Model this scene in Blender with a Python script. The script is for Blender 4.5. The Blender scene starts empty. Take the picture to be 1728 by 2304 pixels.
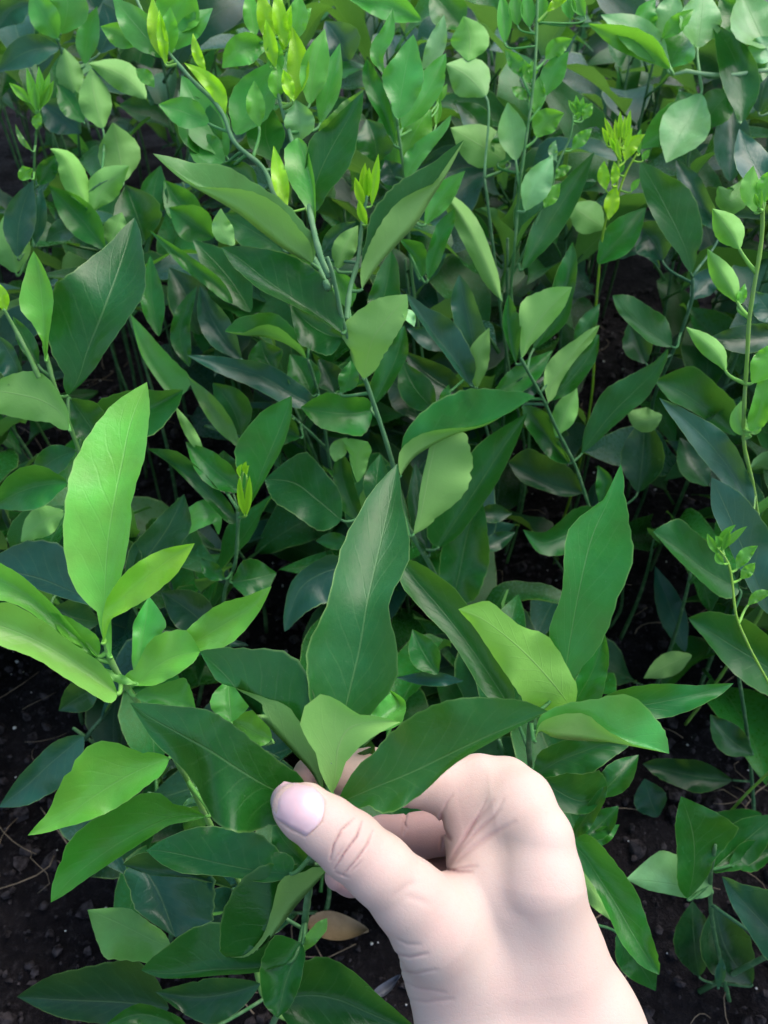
import bpy, math, random
import numpy as np
from mathutils import Vector, Matrix

rng = np.random.default_rng(7)
random.seed(7)
SC = bpy.context.scene
COL = SC.collection

# ------------------------------------------------------------------ camera, sky, sun, exposure
CAM_H, PITCH = 0.55, math.radians(45)
FPX, CX, CY = 1740.0, 864.0, 1152.0            # focal length and centre in photo pixels (1728 x 2304)
cam_d = bpy.data.cameras.new('camera')
cam = bpy.data.objects.new('camera', cam_d)
COL.objects.link(cam)
cam.location = (0, 0, CAM_H)
cam.rotation_euler = (math.radians(90) - PITCH, 0, 0)
cam_d.sensor_fit = 'VERTICAL'
cam_d.sensor_height = 36.0
cam_d.lens = 36.0 * FPX / 2304.0
cam_d.clip_start = 0.01
cam_d.clip_end = 100
cam_d.dof.use_dof = True
cam_d.dof.focus_distance = 0.29
cam_d.dof.aperture_fstop = 20.0
SC.camera = cam

SUN_EL, SUN_AZ = math.radians(58), math.radians(58)   # azimuth clockwise from +Y
world = bpy.data.worlds.new('World')
SC.world = world
world.use_nodes = True
wn = world.node_tree
wn.nodes.clear()
w_out = wn.nodes.new('ShaderNodeOutputWorld')
w_bg = wn.nodes.new('ShaderNodeBackground')
w_sky = wn.nodes.new('ShaderNodeTexSky')
w_sky.sky_type = 'NISHITA'
w_sky.sun_disc = False
w_sky.sun_elevation = SUN_EL
w_sky.sun_rotation = SUN_AZ
w_sky.air_density = 1.0
w_sky.dust_density = 3.0
w_sky.ozone_density = 1.0
w_bg.inputs['Strength'].default_value = 0.15
wn.links.new(w_sky.outputs[0], w_bg.inputs['Color'])
wn.links.new(w_bg.outputs[0], w_out.inputs['Surface'])
sun_d = bpy.data.lights.new('sun', 'SUN')
sun_d.energy = 1.0
sun_d.angle = math.radians(55)
sun_d.color = (1.0, 0.985, 0.96)
sun = bpy.data.objects.new('sun', sun_d)
COL.objects.link(sun)
sun.location = (0, 0, 3)
sdir = Vector((math.sin(SUN_AZ) * math.cos(SUN_EL), math.cos(SUN_AZ) * math.cos(SUN_EL), math.sin(SUN_EL)))
sun.rotation_euler = sdir.to_track_quat('Z', 'Y').to_euler()
SC.view_settings.view_transform = 'Standard'
SC.view_settings.look = 'None'
SC.view_settings.gamma = 1.0
SC.view_settings.exposure = 1.35
SC.view_settings.use_curve_mapping = False
SC.cycles.max_bounces = 8
SC.cycles.transmission_bounces = 6

# ------------------------------------------------------------------ picture point + distance -> place in the world (metres)
_c, _s = math.cos(PITCH), math.sin(PITCH)
R_CAM = np.array([[1, 0, 0], [0, _s, _c], [0, _c, -_s]]).T   # columns below: right, up, forward
AX = np.array([1.0, 0, 0]); AY = np.array([0, _s, _c]); AZ = np.array([0, _c, -_s])
ORG = np.array([0, 0, CAM_H])

def cam_pts(px, py, d):
    """pixel + depth (cm) -> camera space (m): right, up, depth"""
    px = np.asarray(px, float); py = np.asarray(py, float); d = np.asarray(d, float) * 0.01
    return np.stack([(px - CX) / FPX * d, (CY - py) / FPX * d, d], -1)

def to_world(c):
    c = np.asarray(c, float)
    return ORG + c[..., 0:1] * AX + c[..., 1:2] * AY + c[..., 2:3] * AZ

def to_pix(w):
    v = np.asarray(w, float) - ORG
    x, y, z = v @ AX, v @ AY, v @ AZ
    return CX + FPX * x / np.maximum(z, 1e-3), CY - FPX * y / np.maximum(z, 1e-3), z * 100

# ------------------------------------------------------------------ materials
def nodes_of(name):
    m = bpy.data.materials.new(name)
    m.use_nodes = True
    nt = m.node_tree
    nt.nodes.clear()
    out = nt.nodes.new('ShaderNodeOutputMaterial')
    return m, nt, out

class NB:
    """tiny node-building helper"""
    def __init__(self, nt): self.nt = nt
    def n(self, t, **kw):
        x = self.nt.nodes.new(t)
        for k, v in kw.items(): setattr(x, k, v)
        return x
    def l(self, a, b): self.nt.links.new(a, b)
    def math(self, op, a, b=None, c=None, clamp=False):
        x = self.n('ShaderNodeMath', operation=op, use_clamp=clamp)
        for i, v in enumerate((a, b, c)):
            if v is None: continue
            if isinstance(v, (int, float)): x.inputs[i].default_value = v
            else: self.l(v, x.inputs[i])
        return x.outputs[0]
    def ramp(self, v, a, b, to0=0.0, to1=1.0):
        x = self.n('ShaderNodeMapRange', interpolation_type='SMOOTHSTEP')
        self.l(v, x.inputs[0])
        for i, q in enumerate((a, b, to0, to1)): x.inputs[i + 1].default_value = q
        return x.outputs[0]
    def mix(self, f, a, b, blend='MIX'):
        x = self.n('ShaderNodeMix', data_type='RGBA', blend_type=blend)
        for s, v in ((x.inputs[0], f), (x.inputs[6], a), (x.inputs[7], b)):
            if isinstance(v, (int, float)): s.default_value = v
            elif isinstance(v, tuple): s.default_value = (*v, 1)
            else: self.l(v, s)
        return x.outputs[2]
    def noise(self, vec, scale, detail=3, rough=0.55):
        x = self.n('ShaderNodeTexNoise')
        x.inputs['Scale'].default_value = scale
        x.inputs['Detail'].default_value = detail
        x.inputs['Roughness'].default_value = rough
        if vec is not None: self.l(vec, x.inputs['Vector'])
        return x.outputs[0]

def leaf_material():
    m, nt, out = nodes_of('citrus_leaf')
    b = NB(nt)
    info = b.n('ShaderNodeObjectInfo')
    uv = b.n('ShaderNodeUVMap'); uv.uv_map = 'UVMap'
    sep = b.n('ShaderNodeSeparateXYZ'); b.l(uv.outputs[0], sep.inputs[0])
    tc = b.n('ShaderNodeTexCoord')
    u = b.math('ABSOLUTE', b.math('MULTIPLY_ADD', sep.outputs[0], 2.0, -1.0))
    v = sep.outputs[1]
    n_big = b.noise(tc.outputs['Object'], 38, 3)
    n_fine = b.noise(tc.outputs['Object'], 420, 3, 0.65)
    mid = b.ramp(u, 0.035, 0.010)
    wob = b.math('MULTIPLY_ADD', n_big, 0.9, -0.45)
    ph = b.math('ADD', b.math('MULTIPLY_ADD', v, 9.0, b.math('MULTIPLY', b.math('POWER', u, 0.8), -2.6)), wob)
    fr = b.math('ABSOLUTE', b.math('SUBTRACT', b.math('FRACT', ph), 0.5))
    side = b.math('MULTIPLY', b.ramp(fr, 0.09, 0.0), b.ramp(u, 0.95, 0.45))
    rim = b.math('MULTIPLY', b.ramp(u, 0.945, 1.0), b.ramp(n_big, 0.35, 0.6, 0.35, 1.0))
    geo = b.n('ShaderNodeNewGeometry')
    back = geo.outputs['Backfacing']
    vo = b.n('ShaderNodeTexVoronoi'); vo.feature = 'DISTANCE_TO_EDGE'; vo.inputs['Scale'].default_value = 330
    b.l(tc.outputs['Object'], vo.inputs['Vector'])
    net = b.ramp(vo.outputs[0], 0.07, 0.0)
    # upper side
    c0 = info.outputs['Color']
    n_mot = b.noise(tc.outputs['Object'], 110, 4, 0.6)
    var = b.math('MULTIPLY_ADD', n_mot, 0.5, b.math('MULTIPLY_ADD', n_big, 0.8, 0.35))
    hv = b.n('ShaderNodeHueSaturation')
    b.l(c0, hv.inputs['Color']); b.l(var, hv.inputs['Value'])
    b.l(b.math('MULTIPLY_ADD', n_big, 0.07, 0.465), hv.inputs['Hue'])
    top = b.mix(b.math('MULTIPLY', b.math('SUBTRACT', n_fine, 0.42, None, True), 0.14), hv.outputs[0], (0.14, 0.26, 0.08))
    pale = b.mix(0.55, c0, (0.26, 0.42, 0.16))
    top = b.mix(b.math('MULTIPLY', side, 0.09), top, pale)
    top = b.mix(b.math('MULTIPLY', net, 0.02), top, pale)
    spk = b.noise(tc.outputs['Object'], 900, 2, 0.5)
    top = b.mix(b.math('MULTIPLY', b.ramp(spk, 0.70, 0.78), 0.15), top, (0.22, 0.30, 0.16))
    top = b.mix(b.math('MULTIPLY', mid, 0.30), top, pale)
    # lower side: paler, matt
    und = b.mix(b.math('MULTIPLY_ADD', info.outputs['Alpha'], 0.50, 0.20), b.mix(1.0, c0, (1.8, 1.7, 1.6), 'MULTIPLY'), (0.215, 0.430, 0.105))
    und = b.mix(b.math('MULTIPLY', n_big, 0.30), und, (0.18, 0.33, 0.12))
    und = b.mix(b.math('MULTIPLY', mid, 0.35), und, (0.30, 0.40, 0.17))
    und = b.mix(b.math('MULTIPLY', side, 0.10), und, (0.28, 0.38, 0.16))
    colr = b.mix(back, top, und)
    colr = b.mix(b.math('MULTIPLY', rim, 0.5), colr, (0.26, 0.42, 0.12))
    p = b.n('ShaderNodeBsdfPrincipled')
    b.l(colr, p.inputs['Base Color'])
    ro = b.math('MULTIPLY_ADD', back, 0.24, b.math('MULTIPLY_ADD', info.outputs['Random'], 0.10, b.math('MULTIPLY_ADD', n_big, 0.14, 0.17)))
    b.l(ro, p.inputs['Roughness'])
    b.l(b.math('MULTIPLY_ADD', back, -0.12, 0.30), p.inputs['Specular IOR Level'])
    hgt = b.math('ADD', b.math('MULTIPLY_ADD', side, -0.18, b.math('MULTIPLY', mid, -0.9)),
                 b.math('MULTIPLY_ADD', n_fine, 0.45, b.math('MULTIPLY_ADD', net, -0.07, b.math('MULTIPLY', n_mot, 1.3))))
    bp = b.n('ShaderNodeBump'); bp.inputs['Strength'].default_value = 0.35; bp.inputs['Distance'].default_value = 0.0006
    b.l(hgt, bp.inputs['Height'])
    b.l(bp.outputs[0], p.inputs['Normal'])
    tr = b.n('ShaderNodeBsdfTranslucent')
    b.l(b.mix(0.5, b.mix(1.0, c0, (2.4, 2.6, 0.8), 'MULTIPLY'), (0.25, 0.48, 0.05)), tr.inputs['Color'])
    ms = b.n('ShaderNodeMixShader'); ms.inputs[0].default_value = 0.27
    b.l(p.outputs[0], ms.inputs[1]); b.l(tr.outputs[0], ms.inputs[2])
    b.l(ms.outputs[0], out.inputs['Surface'])
    return m

def plain_material(name, c1, c2, scale, rough, bump=0.3, dist=0.0008, spec=0.4, sss=0.0):
    m, nt, out = nodes_of(name)
    b = NB(nt)
    tc = b.n('ShaderNodeTexCoord')
    nz = b.noise(tc.outputs['Object'], scale, 5, 0.6)
    p = b.n('ShaderNodeBsdfPrincipled')
    b.l(b.mix(b.ramp(nz, 0.32, 0.68), c1, c2), p.inputs['Base Color'])
    p.inputs['Roughness'].default_value = rough
    p.inputs['Specular IOR Level'].default_value = spec
    bp = b.n('ShaderNodeBump'); bp.inputs['Strength'].default_value = bump; bp.inputs['Distance'].default_value = dist
    b.l(b.noise(tc.outputs['Object'], scale * 3, 5, 0.65), bp.inputs['Height']); b.l(bp.outputs[0], p.inputs['Normal'])
    if sss:
        p.inputs['Subsurface Weight'].default_value = sss
        p.inputs['Subsurface Radius'].default_value = (0.9, 0.35, 0.2)
        p.inputs['Subsurface Scale'].default_value = 0.004
    b.l(p.outputs[0], out.inputs['Surface'])
    return m

def stem_material():
    m, nt, out = nodes_of('green_stem')
    b = NB(nt)
    info = b.n('ShaderNodeObjectInfo')
    tc = b.n('ShaderNodeTexCoord')
    nz = b.noise(tc.outputs['Object'], 160, 4)
    p = b.n('ShaderNodeBsdfPrincipled')
    c = b.mix(b.math('MULTIPLY', b.ramp(nz, 0.45, 0.75), 0.5), info.outputs['Color'], (0.20, 0.30, 0.15))
    b.l(c, p.inputs['Base Color'])
    p.inputs['Roughness'].default_value = 0.55
    p.inputs['Specular IOR Level'].default_value = 0.12
    bp = b.n('ShaderNodeBump'); bp.inputs['Strength'].default_value = 0.4; bp.inputs['Distance'].default_value = 0.0006
    b.l(nz, bp.inputs['Height']); b.l(bp.outputs[0], p.inputs['Normal'])
    b.l(p.outputs[0], out.inputs['Surface'])
    return m

def skin_material():
    m, nt, out = nodes_of('skin')
    b = NB(nt)
    tc = b.n('ShaderNodeTexCoord')
    n1 = b.noise(tc.outputs['Object'], 45, 4, 0.55)
    n2 = b.noise(tc.outputs['Object'], 900, 3, 0.6)
    n3 = b.noise(tc.outputs['Object'], 22, 4, 0.6)
    vor = b.n('ShaderNodeTexVoronoi'); vor.feature = 'DISTANCE_TO_EDGE'; vor.inputs['Scale'].default_value = 900
    b.l(tc.outputs['Object'], vor.inputs['Vector'])
    at = b.n('ShaderNodeAttribute'); at.attribute_name = 'redness_shade'
    c = b.mix(b.ramp(n1, 0.35, 0.7), (0.520, 0.392, 0.325), (0.530, 0.345, 0.282))
    c = b.mix(b.math('MULTIPLY', b.ramp(n3, 0.4, 0.65), 0.5), c, (0.545, 0.418, 0.350))
    c = b.mix(b.math('MULTIPLY', at.outputs['Fac'], 0.75), c, (0.36, 0.19, 0.18))  # skin redness, plus shade painted into the creases
    c = b.mix(b.math('MULTIPLY', b.ramp(n2, 0.5, 0.75), 0.15), c, (0.47, 0.28, 0.23))
    p = b.n('ShaderNodeBsdfPrincipled')
    b.l(c, p.inputs['Base Color'])
    b.l(b.math('MULTIPLY_ADD', n1, 0.15, 0.48), p.inputs['Roughness'])
    p.inputs['Specular IOR Level'].default_value = 0.22
    p.inputs['Subsurface Weight'].default_value = 0.2
    p.inputs['Subsurface Radius'].default_value = (1.0, 0.4, 0.22)
    p.inputs['Subsurface Scale'].default_value = 0.003
    bp = b.n('ShaderNodeBump'); bp.inputs['Strength'].default_value = 0.17; bp.inputs['Distance'].default_value = 0.0002
    b.l(b.math('ADD', b.ramp(vor.outputs[0], 0.0, 0.12), b.math('MULTIPLY', n2, 0.8)), bp.inputs['Height'])
    b.l(bp.outputs[0], p.inputs['Normal'])
    b.l(p.outputs[0], out.inputs['Surface'])
    return m

def soil_material():
    m, nt, out = nodes_of('dark_soil')
    b = NB(nt)
    tc = b.n('ShaderNodeTexCoord')
    v = tc.outputs['Object']
    n1 = b.noise(v, 25, 6, 0.65); n2 = b.noise(v, 180, 5, 0.7); n3 = b.noise(v, 600, 3, 0.6)
    c = b.mix(b.ramp(n1, 0.35, 0.7), (0.005, 0.0042, 0.0052), (0.018, 0.0152, 0.0168))
    c = b.mix(b.math('MULTIPLY', b.ramp(n2, 0.5, 0.75), 0.6), c, (0.045, 0.039, 0.043))
    p = b.n('ShaderNodeBsdfPrincipled')
    b.l(c, p.inputs['Base Color'])
    b.l(b.ramp(n2, 0.3, 0.7, 0.95, 0.7), p.inputs['Roughness'])
    p.inputs['Specular IOR Level'].default_value = 0.08
    bp = b.n('ShaderNodeBump'); bp.inputs['Strength'].default_value = 1.0; bp.inputs['Distance'].default_value = 0.006
    b.l(b.math('ADD', b.math('MULTIPLY', n2, 1.0), b.math('MULTIPLY_ADD', n1, 1.6, b.math('MULTIPLY', n3, 0.35))), bp.inputs['Height'])
    b.l(bp.outputs[0], p.inputs['Normal'])
    b.l(p.outputs[0], out.inputs['Surface'])
    return m

M_LEAF = leaf_material()
M_STEM = stem_material()
M_SKIN = skin_material()
M_SOIL = soil_material()
M_NAIL = plain_material('nail', (0.55, 0.355, 0.365), (0.60, 0.425, 0.43), 60, 0.32, 0.05, 0.0002, 0.5, 0.2)
M_CLOD = plain_material('soil_crumb', (0.006, 0.005, 0.006), (0.050, 0.043, 0.046), 160, 0.95, 0.6, 0.002, 0.08)
M_CHIP = plain_material('pale_grit', (0.35, 0.35, 0.34), (0.55, 0.54, 0.52), 300, 0.7)
M_DRY = plain_material('dry_leaf', (0.20, 0.13, 0.07), (0.30, 0.21, 0.12), 60, 0.75, 0.5, 0.001)
M_GREY = plain_material('grey_dry_leaf', (0.07, 0.08, 0.10), (0.13, 0.14, 0.17), 80, 0.6, 0.5, 0.001)
M_FIBRE = plain_material('root_fibre', (0.10, 0.075, 0.05), (0.20, 0.15, 0.10), 90, 0.8)

KIND = {  # leaf base colours (linear), mostly by age; bd has bluish sky sheen painted in
    'dk': (0.009, 0.092, 0.014), 'md': (0.016, 0.150, 0.019), 'lt': (0.066, 0.290, 0.050),
    'lm': (0.120, 0.380, 0.040), 'yl': (0.270, 0.560, 0.020), 'pl': (0.175, 0.400, 0.150),
    'bd': (0.012, 0.072, 0.045), 'dd': (0.008, 0.052, 0.018), 'gl': (0.105, 0.360, 0.046), 'un': (0.085, 0.23, 0.05),
    'mg': (0.040, 0.230, 0.018), 'hl': (0.170, 0.440, 0.085), 'yg': (0.160, 0.450, 0.030),
}

# ------------------------------------------------------------------ mesh helpers
def mesh_from(name, verts, faces, mat, smooth=True, uvs=None):
    me = bpy.data.meshes.new(name)
    me.from_pydata([tuple(map(float, v)) for v in verts], [], faces)
    if uvs is not None:
        lay = me.uv_layers.new(name='UVMap')
        lv = np.empty(len(me.loops), dtype=np.int32)
        me.loops.foreach_get('vertex_index', lv)
        lay.data.foreach_set('uv', np.asarray(uvs, dtype=np.float32)[lv].ravel())
    if smooth:
        me.polygons.foreach_set('use_smooth', np.ones(len(me.polygons), dtype=bool))
    me.materials.append(mat)
    me.update()
    return me

def link(name, me, parent=None, loc=(0, 0, 0), color=None, alpha=1.0):
    o = bpy.data.objects.new(name, me)
    COL.objects.link(o)
    if parent is not None: o.parent = parent
    o.location = loc
    if color is not None: o.color = (*color, alpha)
    return o

def tag(o, label=None, cat=None, group=None, kind=None):
    if label: o['label'] = label
    if cat: o['category'] = cat
    if group: o['group'] = group
    if kind: o['kind'] = kind
    return o

def tube_geo(pts, radii, sides=8, v0=0):
    pts = np.asarray(pts, float)
    n = len(pts)
    tan = np.gradient(pts, axis=0)
    tan /= np.linalg.norm(tan, axis=1, keepdims=True) + 1e-12
    a = np.cross(tan, [0.31, 0.17, 0.93]); a /= np.linalg.norm(a, axis=1, keepdims=True) + 1e-12
    c = np.cross(tan, a)
    ang = np.linspace(0, 2 * np.pi, sides, endpoint=False)
    V = (pts[:, None] + np.asarray(radii)[:, None, None] * (np.cos(ang)[None, :, None] * a[:, None] + np.sin(ang)[None, :, None] * c[:, None])).reshape(-1, 3)
    F = []
    for i in range(n - 1):
        for j in range(sides):
            k = (j + 1) % sides
            F.append((v0 + i * sides + j, v0 + i * sides + k, v0 + (i + 1) * sides + k, v0 + (i + 1) * sides + j))
    F.append(tuple(v0 + (n - 1) * sides + j for j in range(sides)))
    F.append(tuple(v0 + j for j in reversed(range(sides))))
    return V, F

def crom(P, T, ts):
    """interpolate the rows of P (given at increasing T) at ts, smooth, through every row"""
    P = np.asarray(P, float); T = np.asarray(T, float)
    if len(P) == 2:
        w = ((ts - T[0]) / (T[1] - T[0]))[:, None]
        return P[0] * (1 - w) + P[1] * w
    D = np.empty_like(P)
    s = (P[1:] - P[:-1]) / (T[1:] - T[:-1])[:, None]
    h = (T[1:] - T[:-1])[:, None]
    D[1:-1] = (s[:-1] * h[1:] + s[1:] * h[:-1]) / (h[:-1] + h[1:])
    D[0] = 1.5 * s[0] - 0.5 * D[1]
    D[-1] = 1.5 * s[-1] - 0.5 * D[-2]
    i = np.clip(np.searchsorted(T, ts, side='right') - 1, 0, len(T) - 2)
    hh = (T[i + 1] - T[i])[:, None]
    x = ((ts - T[i])[:, None]) / hh
    return ((2 * x**3 - 3 * x**2 + 1) * P[i] + (x**3 - 2 * x**2 + x) * hh * D[i]
            + (-2 * x**3 + 3 * x**2) * P[i + 1] + (x**3 - x**2) * hh * D[i + 1])

CROPS = {'TL': (0, 0), 'ML': (0, 500), 'TC': (500, 0), 'MC': (500, 500), 'TR': (1128, 0), 'MR': (1128, 500),
         'BL': (0, 1100), 'BC': (500, 1000), 'BR': (1128, 1000), 'LL': (0, 1700), 'LC': (400, 1500),
         'LR': (1128, 1600), 'LB': (300, 1900)}
def P(crop, s):
    if crop == 'HA': o, k = (500, 1600), 1.659
    elif crop == 'S': o, k = (0, 0), 1.0
    else: o, k = CROPS[crop], 2.765
    a = np.array([[float(q) for q in w.split(',')[:2]] for w in s.split()])
    return a / k + np.array(o, float)

# ------------------------------------------------------------------ one leaf blade lofted between two margins and a midrib
ZB = np.full((72, 54), 1e9)              # nearest thing built per 32-pixel cell, used to keep later undergrowth behind
def mark(W):
    px, py, d = to_pix(W)
    i = (py // 32).astype(int); j = (px // 32).astype(int)
    ok = (i >= 0) & (i < 72) & (j >= 0) & (j < 54)
    np.minimum.at(ZB, (i[ok], j[ok]), d[ok])

def loft(Mp, Md, Lp, Rp, zl, zr, n=22, k=4, seed=0, wave=0.10, serr=True):
    """Mp: midrib pixels, Md: depths (cm), Lp/Rp: margin pixels at the inner stations, zl/zr: margin lift to the viewer (cm)"""
    r = np.random.default_rng(seed)
    T = np.concatenate([[0], np.cumsum(np.linalg.norm(np.diff(Mp, axis=0), axis=1))]); T /= T[-1]
    ts = np.linspace(0, 1, n + 1)
    ts = 0.5 * ts + 0.5 * (0.5 - 0.5 * np.cos(np.pi * ts))
    mid = crom(np.column_stack([Mp, Md]), T, ts)
    side = []
    for E, z in ((Lp, zl), (Rp, zr)):
        off = np.column_stack([E - Mp[1:-1], np.broadcast_to(np.asarray(z, float), (len(E),))])
        To = T[1:-1]
        o = np.empty((n + 1, 3))
        a = ts <= To[0]; c = ts >= To[-1]; b = ~a & ~c
        x = ts[a] / To[0]
        o[a] = off[0] * (np.sin(np.pi / 2 * x) ** 0.8)[:, None]
        x = (1 - ts[c]) / (1 - To[-1])
        o[c] = off[-1] * (0.55 * x + 0.45 * np.sin(np.pi / 2 * x))[:, None]
        if b.any():
            o[b] = crom(off, To, ts[b]) if len(off) > 1 else off[0]
        side.append(o)
    ph = r.uniform(0, 6.28, 4)
    f1, f2 = r.uniform(1.4, 2.4), r.uniform(3.0, 4.6)
    rows, uvs = [], []
    W0 = max(1e-6, np.abs(np.concatenate([side[0][:, :2], side[1][:, :2]])).max())
    for sgn, o in ((-1, side[0]), (1, side[1])):
        for q in range(k, 0, -1) if sgn < 0 else range(1, k + 1):
            s = q / k
            e = o.copy()
            if q == k and serr:
                if r.random() < 0.12:
                    e[int(r.integers(n // 3, n - 3)), :2] *= r.uniform(0.88, 0.96)
                e[1:-1:2, :2] *= (1 - r.uniform(0.012, 0.045, len(e[1:-1:2])))[:, None]
            X = mid[:, :2] + e[:, :2] * s
            wv = wave * s ** 2 * (np.sin(f1 * 6.28 * ts + ph[0 if sgn < 0 else 1]) + 0.5 * np.sin(f2 * 6.28 * ts + ph[2 if sgn < 0 else 3]))
            wv = wv * np.sqrt(np.clip((o[:, 0]**2 + o[:, 1]**2), 0, None)) / W0
            d = mid[:, 2] - o[:, 2] * s ** 1.6 - wv
            rows.append((s * sgn, np.column_stack([X, d])))
        if sgn < 0:
            rows.append((0.0, mid))
    m = len(rows)
    G = np.stack([q[1] for q in rows], 1)                   # (n+1, m, 3)
    V = to_world(cam_pts(G[..., 0], G[..., 1], G[..., 2])).reshape(-1, 3)
    U = np.stack([np.column_stack([np.full(n + 1, 0.5 + 0.5 * q[0]), ts]) for q in rows], 1).reshape(-1, 2)
    F = [(i * m + j, i * m + j + 1, (i + 1) * m + j + 1, (i + 1) * m + j) for i in range(n) for j in range(m - 1)]
    return V, F, U, mid

PLANTS = []
class Plant:
    def __init__(self, label, stems, stem_col=(0.055, 0.15, 0.045), r0=0.16, r1=0.09):
        self.label, self.col, self.r0, self.r1 = label, stem_col, r0, r1
        self.stems = [np.array(s, float) for s in stems]     # rows px, py, depth(cm); first stem is the main one, from the foot up
        self.leaves = []
        PLANTS.append(self)
    def depth_at(self, p):
        best = (1e9, 40.0)
        for s in self.stems:
            for a, b in zip(s[:-1], s[1:]):
                ab = b[:2] - a[:2]; t = np.clip(np.dot(p - a[:2], ab) / (ab @ ab + 1e-9), 0, 1)
                q = a + (b - a) * t
                dd = np.hypot(*(q[:2] - p))
                if dd < best[0]: best = (dd, q[2])
        return best[1]
    def dep(self, d, Mp):
        if not isinstance(d, (tuple, list)): d = (d, d)
        base = self.depth_at(Mp[0])
        v = [x if x > 15 else base + x for x in d]
        T = np.concatenate([[0], np.cumsum(np.linalg.norm(np.diff(Mp, axis=0), axis=1))]); T /= T[-1]
        return np.interp(T, np.linspace(0, 1, len(v)), v)
    def H(self, crop, kind, d, M, L, R, z=None, pt=None, wave=0.24, n=26, pet=True):
        """blade traced with both margins"""
        Mp, Lp, Rp = P(crop, M), P(crop, L), P(crop, R)
        assert len(Lp) == len(Mp) - 2 == len(Rp), (crop, M, len(Mp), len(Lp), len(Rp))
        Md = self.dep(d, Mp)
        sc = Md.mean() / FPX
        def auto(E, sg):
            t = Mp[2:] - Mp[:-2]
            cr = (t[:, 0] * (E - Mp[1:-1])[:, 1] - t[:, 1] * (E - Mp[1:-1])[:, 0]) * sg   # image y runs down: left is negative
            w = np.hypot(*(E - Mp[1:-1]).T) * sc
            return np.where(cr > 0, 1, -1), w
        fl, wl = auto(Lp, -1); fr, wr = auto(Rp, 1)
        if z is None:
            both = (fl.mean() < 0) and (fr.mean() < 0)
            zl = wl * (-0.30 if both else 0.52); zr = wr * (-0.30 if both else 0.52)
            if not both:
                zl = np.where(fl < 0, wl * 0.45 + 0.25, zl); zr = np.where(fr < 0, wr * 0.45 + 0.25, zr)
        else:
            zl, zr = z
        self.leaves.append((kind, loft(Mp, Md, Lp, Rp, zl, zr, n=n, seed=len(self.leaves) + 31 * len(PLANTS), wave=wave), None if pt is None else P(crop, pt)[0], pet, 1.0))
    def S(self, crop, kind, d, W, M, und=0, a=(0.35, 0.35), pt=None, w=(1, 1), name='leaf', n=16, pet=True, wave=0.20):
        """blade from its midrib and full width (pixels of the crop); und shows the lower side"""
        Mp = P(crop, M)
        k = 1.659 if crop == 'HA' else 2.765
        Md = self.dep(d, Mp)
        T = np.concatenate([[0], np.cumsum(np.linalg.norm(np.diff(Mp, axis=0), axis=1))]); T /= T[-1]
        ts = np.array([0, 0.1, 0.25, 0.42, 0.6, 0.78, 0.91, 1.0])
        prof = np.array([0.36, 0.82, 1.0, 0.92, 0.60, 0.24])
        C = crom(np.column_stack([Mp, Md]), T, ts)
        t = np.gradient(C[:, :2], axis=0); t /= np.linalg.norm(t, axis=1, keepdims=True)
        left = np.column_stack([t[:, 1], -t[:, 0]])[1:-1]       # image left of the heading
        hw = W / k / 2 * prof[:, None]
        sg = -1 if und else 1
        Lp = C[1:-1, :2] + left * hw * w[0] * sg
        Rp = C[1:-1, :2] - left * hw * w[1] * sg
        wc = hw[:, 0] * Md.mean() / FPX
        rr = np.random.default_rng(len(self.leaves) * 7 + len(PLANTS))
        if name == 'leaf':
            k1, k2 = rr.uniform(0.7, 2.1), rr.normal(0, 0.30)
            a = (a[0] * k1 + k2, a[1] * k1 - k2)
            C[:, 2] += rr.uniform(-0.5, 0.3) * np.sin(np.pi * ts) * min(1.5, wc.max())
        zs = -1 if und else 1
        self.leaves.append((kind, loft(C[:, :2], C[:, 2], Lp, Rp, wc * a[0] * zs, wc * a[1] * zs, n=n, k=3, seed=len(self.leaves) + 31 * len(PLANTS), wave=wave, serr=n > 14),
                            None if pt is None else P(crop, pt)[0], pet, 1.0 if name == 'leaf' else 0.5))
    def B(self, crop, kind, d, W, *Ms):
        """small unopened leaves of a shoot tip"""
        for M in Ms: self.S(crop, kind, d, W, M, name='bud', n=8, a=(0.7, 0.7), wave=0.03)
# ------------------------------------------------------------------ the seedlings, traced shoot by shoot
# ---- the shoot held between thumb and finger
p = Plant('dark green seedling shoot with a whorl of large leaves, pinched between thumb and finger',
          [[(600, 2330, 46), (668, 2174, 39), (694, 2010, 32), (722, 1800, 25.2), (735, 1745, 24.4), (745, 1712, 24.2)]], (0.085, 0.19, 0.075), 0.17, 0.13)
H, S, B = p.H, p.S, p.B
H('BC', 'dk', (24.6, 25.5, 29), '690,1850 760,1660 805,1480 850,1300 905,980 985,620 1045,350 1090,118',
  '560,1750 528,1480 520,1300 645,1000 748,610 885,355', '905,1700 1080,1480 1092,1290 1040,1000 1172,670 1113,350', n=34, wave=0.06)
H('HA', 'dk', (24, 22.8), '430,345 575,283 700,232 850,160 1000,90 1120,40 1215,0',
  '562,160 640,66 780,-22 930,-53 1090,-46', '548,352 612,384 735,318 880,190 1080,74', n=34, z=(0.1, 0.35))
H('LC', 'dk', (24.4, 23.2, 26), '790,830 590,760 400,650 200,520 0,410 -180,310 -296,226',
  '575,985 400,1037 225,960 75,690 -140,480', '715,640 530,505 335,348 165,262 -80,238', n=30, z=(0.3, 0.1))
H('LC', 'dk+', (24.4, 24.5, 27), '900,800 850,690 700,515 560,368 435,238 310,70 135,-95',
  '885,570 800,410 690,250 545,192 250,105', '880,500 870,260 800,30 690,-90 440,-112', z=([.3, .42, .45, .35, .15], .2), wave=0.05)
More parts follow.
